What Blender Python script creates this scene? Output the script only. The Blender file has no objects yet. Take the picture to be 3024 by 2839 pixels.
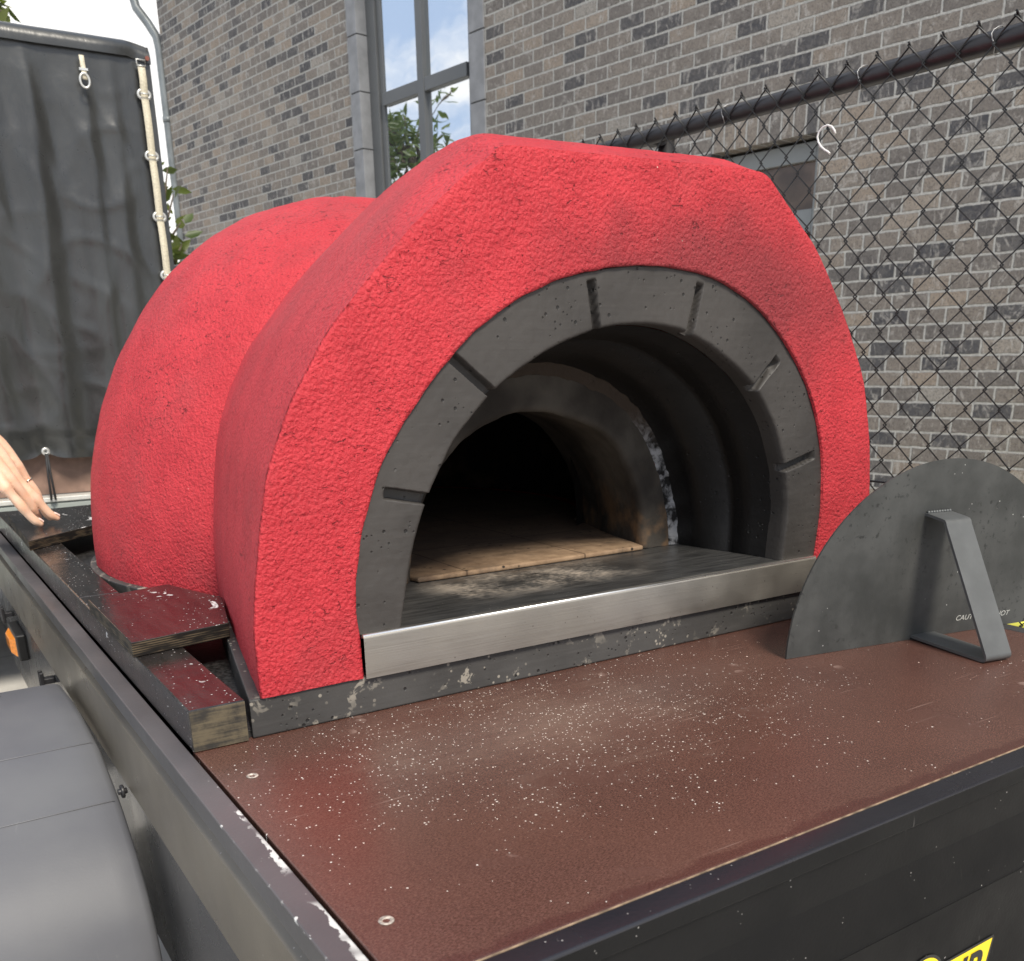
import bpy, bmesh, math, random
from math import sin, cos, pi, radians, sqrt, exp, floor
from mathutils import Vector, Matrix, noise
random.seed(7)
S = bpy.context.scene
COL = S.collection

# ------------------------------------------------------------------ camera
CZ = 1.35                                   # camera height above the pavement
YAW, PITCH, ROLL = 0.571, 0.325, 0.0172
fwd = Vector((sin(YAW)*cos(PITCH), cos(YAW)*cos(PITCH), -sin(PITCH)))
rgt0 = Vector((cos(YAW), -sin(YAW), 0)); dwn0 = fwd.cross(rgt0)
rgt = cos(ROLL)*rgt0 + sin(ROLL)*dwn0
dwn = -sin(ROLL)*rgt0 + cos(ROLL)*dwn0
cd = bpy.data.cameras.new('camera'); cam = bpy.data.objects.new('camera', cd); COL.objects.link(cam)
m = Matrix.Identity(4)
for i in range(3):
    m[i][0] = rgt[i]; m[i][1] = -dwn[i]; m[i][2] = -fwd[i]
m[2][3] = CZ
cam.matrix_world = m
cd.sensor_width = 36; cd.lens = 36*2801.6/3024; cd.sensor_fit = 'HORIZONTAL'
cd.shift_y = (2016.9-1419.5)/3024; cd.clip_start = 0.02; cd.clip_end = 500
cd.dof.use_dof = True; cd.dof.focus_distance = 1.25; cd.dof.aperture_fstop = 13
S.camera = cam
S.render.resolution_x = 1024; S.render.resolution_y = 961
S.view_settings.view_transform = 'Standard'; S.view_settings.look = 'None'
S.view_settings.exposure = 0.40; S.view_settings.gamma = 1
S.cycles.use_denoising = True
S.cycles.max_bounces = 8

# ------------------------------------------------------------------ node helper
class NT:
    def __init__(self, tree): self.t = tree; self.t.nodes.clear()
    def n(self, typ, ins=None, **props):
        nd = self.t.nodes.new(typ)
        for k, v in props.items(): setattr(nd, k, v)
        for k, v in (ins or {}).items():
            s = nd.inputs[k]
            if isinstance(v, bpy.types.NodeSocket): self.t.links.new(v, s)
            elif isinstance(v, bpy.types.Node): self.t.links.new(v.outputs[0], s)
            else:
                if s.type == 'RGBA' and len(v) == 3: v = (*v, 1)
                s.default_value = v
        return nd
    def math(self, op, a, b=0.0, c=None, clamp=False):
        i = {0: a, 1: b}
        if c is not None: i[2] = c
        return self.n('ShaderNodeMath', i, operation=op, use_clamp=clamp).outputs[0]
    def mix(self, f, a, b, mode='MIX'):
        nd = self.n('ShaderNodeMix', None, data_type='RGBA', blend_type=mode)
        for k, v in ((0, f), (6, a), (7, b)):
            s = nd.inputs[k]
            if isinstance(v, bpy.types.NodeSocket): self.t.links.new(v, s)
            else: s.default_value = (*v, 1) if (hasattr(v, '__len__') and len(v) == 3) else v
        return nd.outputs[2]
    def ramp(self, f, stops, interp='LINEAR'):
        nd = self.n('ShaderNodeValToRGB', {0: f}); r = nd.color_ramp; r.interpolation = interp
        while len(r.elements) < len(stops): r.elements.new(.5)
        for e, (p, c) in zip(r.elements, stops):
            e.position = p; e.color = (c, c, c, 1) if not hasattr(c, '__len__') else (*c, 1)
        return nd.outputs[0]
    def mapr(self, v, a, b, c=0., d=1., typ='SMOOTHSTEP'):
        return self.n('ShaderNodeMapRange', {0: v, 1: a, 2: b, 3: c, 4: d}, interpolation_type=typ).outputs[0]
    def obj(self): return self.n('ShaderNodeTexCoord').outputs['Object']
    def noise(self, co, scale, detail=4., rough=.5, dist=0., out=0):
        return self.n('ShaderNodeTexNoise', {'Vector': co, 'Scale': scale, 'Detail': detail, 'Roughness': rough, 'Distortion': dist}).outputs[out]
    def voro(self, co, scale, feature='F1', out='Distance', rnd=1.):
        return self.n('ShaderNodeTexVoronoi', {'Vector': co, 'Scale': scale, 'Randomness': rnd}, feature=feature).outputs[out]
    def scale(self, co, v):
        return self.n('ShaderNodeMapping', {'Vector': co, 'Scale': v}).outputs[0]
    def xyz(self, co): return self.n('ShaderNodeSeparateXYZ', {0: co}).outputs
    def comb(self, x, y, z=0.): return self.n('ShaderNodeCombineXYZ', {0: x, 1: y, 2: z}).outputs[0]
    def bump(self, h, strength, dist, nrm=None):
        i = {'Height': h, 'Strength': strength, 'Distance': dist}
        if nrm is not None: i['Normal'] = nrm
        return self.n('ShaderNodeBump', i).outputs[0]
    def out(self, col, rough=.5, metal=0., nrm=None, spec=.5, **kw):
        i = {'Base Color': col, 'Roughness': rough, 'Metallic': metal, 'Specular IOR Level': spec}
        if nrm is not None: i['Normal'] = nrm
        i.update(kw)
        b = self.n('ShaderNodeBsdfPrincipled', i)
        self.n('ShaderNodeOutputMaterial', {0: b})
        return b
def newmat(name):
    m = bpy.data.materials.new(name); m.use_nodes = True
    return m, NT(m.node_tree)

# ------------------------------------------------------------------ world and sun
SUN_EL, SUN_AZ = radians(50), radians(184)       # azimuth clockwise from +Y: behind the viewer, a little left
w = bpy.data.worlds.new("World"); S.world = w; w.use_nodes = True
t = NT(w.node_tree)
sky = t.n('ShaderNodeTexSky', sky_type='NISHITA', sun_disc=False, sun_elevation=SUN_EL, sun_rotation=SUN_AZ,
          air_density=1.0, dust_density=1.5, ozone_density=1.0)
dirv = t.n('ShaderNodeTexCoord').outputs['Generated']
X = t.xyz(dirv)
zc_ = t.math('ADD', t.math('MAXIMUM', X[2], 0.0), 0.16)
cl = t.comb(t.math('DIVIDE', X[0], zc_), t.math('DIVIDE', X[1], zc_), 0.)
cn = t.noise(cl, 1.35, 7., .55, .35)
cov = t.mapr(cn, .42, .62)
bank = t.n('ShaderNodeVectorMath', {0: dirv, 1: Vector((.30, .93, .22)).normalized()}, operation='DOT_PRODUCT').outputs['Value']
cov = t.math('MAXIMUM', cov, t.mapr(bank, .86, .955))
body = t.noise(cl, 2.6, 4., .5)
cloudcol = t.ramp(body, [(.25, (12.8, 12.6, 12.4)), (.75, (17.6, 17.0, 16.2))])
veil = t.mix(.65, sky.outputs[0], (8.6, 10.6, 14.2))
skyc = t.mix(t.math('MULTIPLY', cov, .95), veil, cloudcol)
bg = t.n('ShaderNodeBackground', {0: skyc, 1: .068})
t.n('ShaderNodeOutputWorld', {0: bg})
sl = bpy.data.lights.new('sun', 'SUN'); sl.energy = 3.2; sl.angle = radians(14); sl.color = (1, .925, .80)
so = bpy.data.objects.new('sun', sl); COL.objects.link(so)
sd = Vector((sin(SUN_AZ)*cos(SUN_EL), cos(SUN_AZ)*cos(SUN_EL), sin(SUN_EL)))
so.rotation_euler = sd.to_track_quat('Z', 'Y').to_euler(); so.location = sd*30

# ------------------------------------------------------------------ mesh helper
class MB:
    def __init__(self): self.v = []; self.f = []; self.s = []
    def add(self, vs, fs, smooth=False):
        b = len(self.v); self.v += [tuple(p) for p in vs]
        for f in fs: self.f.append(tuple(b+i for i in f)); self.s.append(smooth)
    def box(self, a, b, rot=0., piv=None):
        (x0, y0, z0), (x1, y1, z1) = a, b
        P = [(x0,y0,z0),(x1,y0,z0),(x1,y1,z0),(x0,y1,z0),(x0,y0,z1),(x1,y0,z1),(x1,y1,z1),(x0,y1,z1)]
        if rot:
            c, s = cos(rot), sin(rot); px, py = piv
            P = [(px+(x-px)*c-(y-py)*s, py+(x-px)*s+(y-py)*c, z) for x, y, z in P]
        self.add(P, [(0,3,2,1),(4,5,6,7),(0,1,5,4),(1,2,6,5),(2,3,7,6),(3,0,4,7)])
    def grid(self, rows, closed=False, smooth=True, flip=False):
        n = len(rows[0]); b = len(self.v)
        for r in rows: self.v += [tuple(p) for p in r]
        for i in range(len(rows)-1):
            for j in range(n if closed else n-1):
                k = (j+1) % n
                f = (b+i*n+j, b+i*n+k, b+(i+1)*n+k, b+(i+1)*n+j)
                self.f.append(f[::-1] if flip else f); self.s.append(smooth)
    def prism(self, poly, z0, z1):
        n = len(poly)
        self.add([(x,y,z0) for x,y in poly]+[(x,y,z1) for x,y in poly],
                 [tuple(range(n))[::-1], tuple(range(n,2*n))]+[(i,(i+1)%n,n+(i+1)%n,n+i) for i in range(n)])
    def tube(self, pts, r, n=8, cap=True, smooth=True):
        pts = [Vector(p) for p in pts]; rows = []
        rr = r if hasattr(r, '__len__') else [r]*len(pts)
        up = None
        for i, p in enumerate(pts):
            d = (pts[min(i+1, len(pts)-1)]-pts[max(i-1, 0)]).normalized()
            if up is None:
                up = Vector((0,0,1)) if abs(d.z) < .9 else Vector((1,0,0))
            a = d.cross(up).normalized(); up = a.cross(d).normalized()
            rows.append([p+rr[i]*(cos(2*pi*k/n)*a+sin(2*pi*k/n)*up) for k in range(n)])
        b = len(self.v); self.grid(rows, True, smooth)
        if cap:
            self.f.append(tuple(b+k for k in range(n))[::-1]); self.s.append(False)
            e = b+(len(rows)-1)*n; self.f.append(tuple(e+k for k in range(n))); self.s.append(False)
    def extrude_path(self, prof, path_a, path_b):
        pass
def link(name, mb, mat, parent=None, bevel=0., sub=0, org=None):
    me = bpy.data.meshes.new(name)
    if parent is not None and org is None:
        M = parent['_m'] if '_m' in parent else None
    inv = None
    if parent is not None: inv = WORLD[parent.name].inverted()
    elif org is not None: inv = Matrix.Translation(Vector(org)).inverted()
    vs = [tuple(inv @ Vector(p)) for p in mb.v] if inv is not None else mb.v
    me.from_pydata(vs, [], mb.f); me.update()
    me.polygons.foreach_set('use_smooth', mb.s)
    bm = bmesh.new(); bm.from_mesh(me); bmesh.ops.recalc_face_normals(bm, faces=bm.faces); bm.to_mesh(me); bm.free()
    for mm in (mat if isinstance(mat, (list, tuple)) else [mat]): me.materials.append(mm)
    o = bpy.data.objects.new(name, me); COL.objects.link(o)
    W = Matrix.Identity(4)
    if parent is not None:
        o.parent = parent; W = WORLD[parent.name].copy()
    elif org is not None:
        o.location = org; W = Matrix.Translation(Vector(org))
    WORLD[o.name] = W
    if bevel:
        b = o.modifiers.new('bevel', 'BEVEL'); b.width = bevel; b.segments = 2; b.limit_method = 'ANGLE'; b.angle_limit = radians(40)
        b.harden_normals = False
    if sub:
        s = o.modifiers.new('subsurf', 'SUBSURF'); s.levels = sub; s.render_levels = sub
    return o
WORLD = {}
def thing(name, label, cat, loc, rotz=0., group=None):
    o = bpy.data.objects.new(name, None); COL.objects.link(o)
    o.location = loc; o.rotation_euler = (0, 0, rotz); o.empty_display_size = .1
    WORLD[o.name] = Matrix.Translation(Vector(loc)) @ Matrix.Rotation(rotz, 4, 'Z')
    return tag(o, label, cat, group)
def tag(o, label=None, cat=None, group=None, kind=None):
    if label: o['label'] = label
    if cat: o['category'] = cat
    if group: o['group'] = group
    if kind: o['kind'] = kind
    return o
def Zc(p): return (p[0], p[1], p[2]+CZ)       # camera-relative height -> world
def resample(pts, n, smooth=2):
    P = [Vector(p) for p in pts]
    # catmull-rom densify
    D = []
    for i in range(len(P)-1):
        p0, p1, p2, p3 = P[max(i-1,0)], P[i], P[i+1], P[min(i+2,len(P)-1)]
        for k in range(16):
            u = k/16.
            D.append(.5*((2*p1)+(-p0+p2)*u+(2*p0-5*p1+4*p2-p3)*u*u+(-p0+3*p1-3*p2+p3)*u**3))
    D.append(P[-1])
    for _ in range(smooth*8):
        D = [D[0]]+[(D[i-1]+2*D[i]+D[i+1])/4 for i in range(1, len(D)-1)]+[D[-1]]
    L = [0.]
    for a, b in zip(D, D[1:]): L.append(L[-1]+(b-a).length)
    out = []; j = 0
    for k in range(n):
        s = L[-1]*k/(n-1)
        while j < len(L)-2 and L[j+1] < s: j += 1
        u = (s-L[j])/max(L[j+1]-L[j], 1e-9); out.append(D[j].lerp(D[j+1], min(max(u,0),1)))
    return out

# ------------------------------------------------------------------ materials
def mat_simple(name, col, rough=.5, metal=0., spec=.5, nscale=None, namp=.15, bump=None):
    m, t = newmat(name); co = t.obj(); c = col; nrm = None
    if nscale:
        f = t.noise(co, nscale, 5.)
        c = t.mix(t.mapr(f, .3, .7), tuple(x*(1-namp) for x in col), tuple(min(1, x*(1+namp)) for x in col))
    if bump: nrm = t.bump(t.noise(co, bump[0], 4.), bump[1], bump[2])
    t.out(c, rough, metal, nrm, spec); return m

def mat_stucco(name, coarse=1.0, soot=False):
    m, t = newmat(name); co = t.obj()
    g1 = t.noise(co, 260., 3., .65); g2 = t.noise(co, 140., 4., .65, .3); g3 = t.noise(co, 14., 3.); g4 = t.noise(co, 30., 4., .6)
    gr = t.voro(t.n('ShaderNodeVectorMath', {0: co, 1: t.n('ShaderNodeVectorMath', {0: t.noise(co, 120., 2., out=1), 3: .006}, operation='SCALE').outputs[0]}, operation='ADD').outputs[0], 190.)
    # torn pits dragged sideways by the trowel, gathered in patches
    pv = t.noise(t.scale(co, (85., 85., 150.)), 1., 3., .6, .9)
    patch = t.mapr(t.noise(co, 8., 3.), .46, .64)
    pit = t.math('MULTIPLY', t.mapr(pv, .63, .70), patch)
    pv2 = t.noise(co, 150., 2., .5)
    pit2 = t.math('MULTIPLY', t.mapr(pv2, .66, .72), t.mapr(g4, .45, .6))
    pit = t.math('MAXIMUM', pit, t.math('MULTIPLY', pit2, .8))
    h = t.math('ADD', t.math('MULTIPLY', g1, .45), t.math('MULTIPLY', g2, .75))
    h = t.math('ADD', h, t.math('MULTIPLY', gr, -.32))
    h = t.math('ADD', h, t.math('MULTIPLY', g4, .28*coarse))
    h = t.math('SUBTRACT', h, t.math('MULTIPLY', pit, .85*coarse))
    nrm = t.bump(h, 1.0, .0046*coarse)
    base = t.mix(t.mapr(g3, .3, .7), (.45, .021, .032), (.53, .030, .042))
    base = t.mix(t.math('MULTIPLY', t.mapr(g1, .50, .72), .35), base, (.60, .07, .078))
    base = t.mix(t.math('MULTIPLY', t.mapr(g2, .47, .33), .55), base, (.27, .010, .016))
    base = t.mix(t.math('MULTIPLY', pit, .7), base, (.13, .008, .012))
    dirt = t.math('MULTIPLY', t.mapr(t.noise(co, 5.5, 5., .6), .50, .72), .35)
    base = t.mix(dirt, base, (.30, .045, .05))
    chip = t.math('MULTIPLY', t.mapr(t.voro(co, 42.), .05, .03), t.mapr(t.noise(co, 17.), .58, .64))
    base = t.mix(t.math('MULTIPLY', chip, .8), base, (.75, .6, .5))
    if soot:
        # smoke stain above the mouth: a patch with its own ragged shape
        x = t.xyz(co)
        dx = t.math('MULTIPLY', t.math('SUBTRACT', x[0], .17), 2.9); dz = t.math('MULTIPLY', t.math('SUBTRACT', x[2], .475), 7.0)
        d = t.math('SQRT', t.math('ADD', t.math('MULTIPLY', dx, dx), t.math('MULTIPLY', dz, dz)))
        d = t.math('ADD', d, t.math('MULTIPLY', t.math('SUBTRACT', t.noise(co, 11., 4.), .5), 1.3))
        k = t.math('MULTIPLY', t.mapr(d, 1.15, .2), .66)
        base = t.mix(k, base, (.12, .02, .024))
    t.out(base, .64, 0., nrm, .45); return m
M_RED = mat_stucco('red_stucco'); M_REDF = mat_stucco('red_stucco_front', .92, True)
M_REDF.name = 'red_stucco_rough'

def mat_paintcrete(name, col, chips=False, rough=.55):
    m, t = newmat(name); co = t.obj()
    f = t.noise(co, 7., 5.); br = t.noise(t.scale(co, (8., 8., 160.)), 1., 3.)
    pv = t.voro(co, 55.); pr = t.noise(co, 13., 2.)
    pit = t.math('MULTIPLY', t.mapr(pv, .15, .09), t.mapr(pr, .46, .50))
    pv2 = t.voro(co, 120.)
    pit2 = t.math('MULTIPLY', t.mapr(pv2, .20, .12), t.mapr(t.noise(co, 21., 2.), .51, .56))
    pit = t.math('MAXIMUM', pit, pit2)
    c = t.mix(t.mapr(f, .3, .7), tuple(x*.8 for x in col), tuple(x*1.25 for x in col))
    c = t.mix(t.math('MULTIPLY', t.mapr(br, .5, .75), .25), c, tuple(x*1.6 for x in col))
    c = t.mix(t.math('MULTIPLY', pit, .8), c, (.01, .01, .01))
    if chips:
        cv = t.noise(co, 38., 4., .6, .4); cm = t.mapr(t.noise(co, 9., 3.), .42, .55)
        ch = t.math('MULTIPLY', t.mapr(cv, .575, .62), cm)
        ch2 = t.math('MULTIPLY', t.mapr(t.voro(co, 85.), .22, .14), t.mapr(t.noise(co, 15., 2.), .42, .54))
        ch = t.math('MAXIMUM', ch, ch2)
        c = t.mix(t.math('MULTIPLY', ch, .8), c, (.34, .31, .26))
    h = t.math('SUBTRACT', t.math('ADD', t.math('MULTIPLY', br, .2), t.math('MULTIPLY', t.noise(co, 90., 4.), .35)), pit)
    t.out(c, rough, 0., t.bump(h, .6, .0025), .4); return m
M_ARCH = mat_paintcrete('grey_painted_concrete', (.046, .042, .039))
M_BASE = mat_paintcrete('chipped_grey_concrete', (.058, .056, .054), True)
M_VEST = mat_paintcrete('black_painted_concrete', (.0075, .0072, .0075), False, .5)

def mat_soot():
    m, t = newmat('sooty_brick'); co = t.obj()
    f = t.noise(co, 9., 5.); x = t.xyz(co)
    c = t.mix(t.mapr(f, .35, .7), (.035, .03, .026), (.09, .08, .068))
    rust = t.math('MULTIPLY', t.mapr(t.noise(co, 16., 4., .6), .45, .7), t.mapr(x[2], .25, .10))
    c = t.mix(t.math('MULTIPLY', rust, .7), c, (.26, .15, .075))
    t.out(c, .85, 0., t.bump(t.noise(co, 60., 5.), .5, .004), .2); return m
M_SOOT = mat_soot()
def mat_soot_dark():
    m, t = newmat('soot_black'); co = t.obj(); x = t.xyz(co)
    f = t.noise(co, 12., 5.)
    c = t.mix(t.math('MULTIPLY', t.mapr(f, .45, .75), t.mapr(x[2], .3, .08)), (.016, .013, .012), (.10, .06, .04))
    t.out(c, .9, 0., t.bump(t.noise(co, 50., 4.), .5, .005), .15); return m
M_BLACKSOOT = mat_soot_dark()
def mat_mortar():
    m, t = newmat('grey_mortar'); co = t.obj(); x = t.xyz(co)
    f = t.noise(co, 45., 5., .6, .5)
    c = t.mix(t.mapr(f, .40, .62), (.015, .014, .014), (.30, .30, .31))
    low = t.mapr(t.noise(co, 5., 2.), .35, .6)
    c = t.mix(t.mapr(x[2], .33, .25), (.05, .038, .03), c)
    t.out(c, .9, 0., t.bump(f, .8, .006), .2); return m
M_MORTAR = mat_mortar()
def mat_tile():
    m, t = newmat('firebrick_tile'); co = t.obj(); x = t.xyz(co)
    f = t.noise(co, 6., 6., .6); f2 = t.noise(co, 26., 5., .6)
    c = t.mix(t.mapr(f2, .3, .7), (.22, .145, .09), (.38, .26, .165))
    c = t.mix(t.math('MULTIPLY', t.mapr(f, .46, .66), .8), c, (.11, .07, .048))
    c = t.mix(t.math('MULTIPLY', t.mapr(t.noise(t.scale(co, (3., 14., 1.)), 1., 5., .65, .8), .5, .66), .6), c, (.07, .05, .038))
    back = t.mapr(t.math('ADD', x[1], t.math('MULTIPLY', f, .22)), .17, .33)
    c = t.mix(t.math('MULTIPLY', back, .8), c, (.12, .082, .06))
    ash_ = t.math('MULTIPLY', t.mapr(t.noise(t.scale(co, (10., 26., 1.)), 1., 5., .7), .52, .68), .6)
    c = t.mix(ash_, c, (.10, .078, .062))
    # joints between the slabs
    jx = t.math('ABSOLUTE', t.math('SUBTRACT', t.math('FRACT', t.math('DIVIDE', t.math('ADD', x[0], .02), .22)), .5))
    jy = t.math('ABSOLUTE', t.math('SUBTRACT', t.math('FRACT', t.math('DIVIDE', t.math('SUBTRACT', x[1], .10), .2)), .5))
    j = t.mapr(t.math('MINIMUM', jx, jy), .010, .004)
    c = t.mix(t.math('MULTIPLY', j, .7), c, (.05, .03, .02))
    sp = t.math('MULTIPLY', t.mapr(t.voro(co, 60.), .20, .12), t.mapr(t.noise(co, 10., 2.), .46, .54))
    c = t.mix(sp, c, (.03, .025, .02))
    t.out(c, .85, 0., t.bump(t.math('SUBTRACT', f2, t.math('MULTIPLY', j, .4)), .4, .003), .25); return m
M_TILE = mat_tile()
def mat_steel():
    m, t = newmat('brushed_steel'); co = t.obj()
    br = t.noise(t.scale(co, (6., 40., 420.)), 1., 3.); f = t.noise(co, 5., 4.)
    c = t.mix(t.mapr(f, .3, .7), (.41, .385, .34), (.50, .475, .43))
    c = t.mix(t.math('MULTIPLY', t.mapr(t.voro(co, 70.), .09, .05), .6), c, (.12, .10, .09))
    sm_ = t.noise(t.scale(co, (4., 4., 26.)), 1., 5., .65, .6)
    c = t.mix(t.math('MULTIPLY', t.mapr(sm_, .52, .72), .35), c, (.27, .24, .20))
    r = t.mapr(t.noise(co, 14., 4.), .3, .7, .46, .58, 'LINEAR')
    t.out(c, r, 1., t.bump(br, .18, .0012)); return m
M_STEEL = mat_steel()
def mat_sill():
    m, t = newmat('sooty_steel_shelf'); co = t.obj(); x = t.xyz(co)
    f = t.noise(co, 11., 6., .6); br = t.noise(t.scale(co, (14., 120., 1.)), 1., 3.)
    c = t.mix(t.mapr(br, .3, .7), (.10, .10, .102), (.20, .198, .195))
    # pale ash swept over the shelf
    band = t.math('MULTIPLY', t.mapr(x[1], .04, .11), t.mapr(x[1], .24, .17))
    xb = t.math('MULTIPLY', t.mapr(x[0], -.26, -.16), t.mapr(x[0], .16, .03))
    grain = t.noise(t.scale(co, (90., 220., 1.)), 1., 4., .7)
    ash = t.math('MULTIPLY', t.math('MULTIPLY', band, xb), t.mapr(t.math('ADD', f, t.math('MULTIPLY', grain, .60)), .66, .98))
    c = t.mix(t.math('MULTIPLY', ash, .85), c, (.50, .42, .34))
    sp = t.math('MULTIPLY', t.mapr(t.voro(co, 110.), .11, .06), t.mapr(t.noise(co, 13., 2.), .44, .56))
    c = t.mix(sp, c, (.7, .66, .6))
    met = t.math('MULTIPLY', t.math('SUBTRACT', 1., ash), .75)
    t.out(c, t.mapr(f, .3, .7, .28, .45, 'LINEAR'), met, t.bump(grain, .2, .001)); return m
M_SILL = mat_sill()
def mat_tray():
    m, t = newmat('brown_phenolic_plywood'); co = t.obj(); x = t.xyz(co)
    fib = t.noise(t.scale(co, (420., 900., 1.)), 1., 3., .65, .6); fib2 = t.noise(t.scale(co, (190., 420., 1.)), 1., 3., .6, .8)
    big = t.noise(co, 5., 4.)
    c = t.mix(t.mapr(big, .3, .7), (.062, .027, .020), (.088, .040, .029))
    c = t.mix(t.math('MULTIPLY', t.mapr(fib, .40, .70), .65), c, (.20, .102, .080))
    c = t.mix(t.math('MULTIPLY', t.mapr(fib2, .5, .8), .3), c, (.19, .095, .074))
    # darker wipe near the front edge, scuffs along the board
    wet = t.mapr(t.math('ADD', x[1], t.math('MULTIPLY', t.noise(co, 22., 4.), .035)), .034, .026)
    c = t.mix(t.math('MULTIPLY', wet, .5), c, (.055, .016, .014))
    scr = t.mapr(t.noise(t.scale(co, (5., 160., 1.)), 1., 2., .5, .3), .66, .72)
    scr = t.math('MULTIPLY', scr, t.mapr(t.noise(co, 4.5, 2.), .5, .6))
    c = t.mix(t.math('MULTIPLY', scr, .35), c, (.45, .33, .28))
    # flour specks, thick in the middle, thin at the borders
    dx = t.math('MULTIPLY', t.math('SUBTRACT', x[0], .38), 2.0); dy = t.math('MULTIPLY', t.math('SUBTRACT', x[1], .34), 3.4)
    d = t.math('SQRT', t.math('ADD', t.math('MULTIPLY', dx, dx), t.math('MULTIPLY', dy, dy)))
    dens = t.math('ADD', t.mapr(d, .98, .05, .0, .62, 'LINEAR'), t.math('MULTIPLY', t.math('SUBTRACT', t.noise(co, 9., 3.), .5), .9))
    jit = t.n('ShaderNodeVectorMath', {0: co, 1: t.n('ShaderNodeVectorMath', {0: t.noise(co, 300., 1., out=1), 3: .0014}, operation='SCALE').outputs[0]}, operation='ADD').outputs[0]
    fl = None
    for sc, r, off in ((200., .16, 0.), (95., .085, 3.3), (320., .24, 7.7)):
        v = t.n('ShaderNodeTexVoronoi', {'Vector': t.n('ShaderNodeMapping', {'Vector': jit, 'Location': (off, off*.7, 0), 'Scale': (1, 1, 0)}).outputs[0], 'Scale': sc})
        rn = t.n('ShaderNodeSeparateColor', {0: v.outputs['Color']}).outputs
        k = t.math('MULTIPLY', t.math('LESS_THAN', rn[0], dens), t.math('LESS_THAN', v.outputs['Distance'], t.math('MULTIPLY', r, t.math('ADD', t.math('POWER', rn[1], 2.), .25))))
        fl = k if fl is None else t.math('MAXIMUM', fl, k)
    c = t.mix(t.math('MULTIPLY', fl, .95), c, (.85, .80, .74))
    haze_ = t.math('MULTIPLY', t.mapr(t.math('ADD', dens, t.math('MULTIPLY', t.noise(t.scale(co, (9., 60., 1.)), 1., 6., .7), .9)), .70, 1.25), .13)
    c = t.mix(haze_, c, (.42, .31, .24))
    # chalky rings near the corner
    ring = t.math('MULTIPLY', t.mapr(t.voro(co, 26.), .22, .17), t.mapr(t.noise(co, 7., 2.), .60, .66))
    c = t.mix(t.math('MULTIPLY', ring, .35), c, (.5, .36, .31))
    r = t.mapr(t.noise(co, 7., 4.), .3, .7, .17, .31, 'LINEAR')
    r = t.mix(fl, r, (.9, .9, .9))
    t.out(c, r, 0., t.bump(t.math('ADD', fib, t.math('MULTIPLY', fl, .8)), .22, .0012), .62); return m
M_TRAY = mat_tray()
M_PLYEDGE = mat_simple('pale_ply_edge', (.24, .17, .11), .8, nscale=60., namp=.6)
def mat_blackpaint(name, col=(.019, .0185, .019), rough=.34, scuff=.5, metal=0., spec=.5):
    m, t = newmat(name); co = t.obj()
    f = t.noise(co, 3.5, 5.); g = t.noise(co, 260., 3.)
    c = t.mix(t.mapr(f, .3, .7), tuple(x*.8 for x in col), tuple(x*1.35 for x in col))
    dust = t.math('MULTIPLY', t.mapr(t.voro(co, 150.), .15, .08), t.mapr(t.noise(co, 27., 3.), .60, .68))
    c = t.mix(t.math('MULTIPLY', dust, .6), c, (.6, .58, .56))
    sc = t.math('MULTIPLY', t.mapr(t.noise(t.scale(co, (90., 14., 14.)), 1., 2., .5, .5), .68, .74), t.mapr(t.noise(co, 8., 2.), .54, .62))
    c = t.mix(t.math('MULTIPLY', sc, scuff), c, (.22, .21, .2))
    r = t.mapr(t.noise(co, 12., 5.), .3, .7, rough*.85, rough*1.3, 'LINEAR')
    t.out(c, r, metal, t.bump(g, .12, .0012), spec); return m
M_RAIL = mat_blackpaint('black_coated_metal', (.060, .058, .060), .33)
M_FRONT = mat_blackpaint('black_gloss_metal', (.0060, .0060, .0064), .45, .35, spec=.16)
M_LIP = mat_blackpaint('black_folded_lip', (.014, .014, .018), .24, .5, spec=.55)
M_SIDE_REFL = mat_blackpaint('tan_reflection_side_metal', (.125, .108, .082), .30, .12)  # tan tint paints in what the glossy dark side reflects
M_GROOVE_SHADE = mat_blackpaint('side_groove_shade_metal', (.030, .031, .030), .4, .1, spec=.3)  # same side paint, darkened for the shade under the flange
M_SIDE2 = mat_blackpaint('dark_side_panel_metal', (.055, .054, .053), .24, .12)
def mat_chippaint():
    m, t = newmat('chipped_black_rail'); co = t.obj(); x = t.xyz(co)
    f = t.noise(co, 4., 5.); g = t.noise(co, 260., 3.)
    c = t.mix(t.mapr(f, .3, .7), (.070, .064, .068), (.105, .095, .100))
    near = t.mapr(x[1], .62, .25)                 # chips along the worn inner edge by the board
    edge = t.mapr(x[0], .010, .0235)
    outer = t.mapr(x[0], .004, .0005)
    ch = t.math('MULTIPLY', t.math('MAXIMUM', edge, t.math('MULTIPLY', outer, .52)), near)
    k = t.mapr(t.math('ADD', t.noise(t.scale(co, (1., .6, 1.)), 85., 5., .6), t.math('MULTIPLY', ch, .30)), .715, .735)
    k = t.math('MULTIPLY', k, t.mapr(t.noise(co, 11., 3.), .47, .55))
    c = t.mix(k, c, (.62, .62, .60))
    dust = t.math('MULTIPLY', t.mapr(t.voro(co, 170.), .16, .08), t.mapr(t.noise(co, 31., 3.), .60, .66))
    c = t.mix(t.math('MULTIPLY', dust, .6), c, (.6, .58, .56))
    t.out(c, t.mapr(t.noise(co, 12., 5.), .3, .7, .28, .42, 'LINEAR'), 0., t.bump(g, .15, .0012), .5); return m
M_RAILTOP = mat_chippaint()
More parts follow.
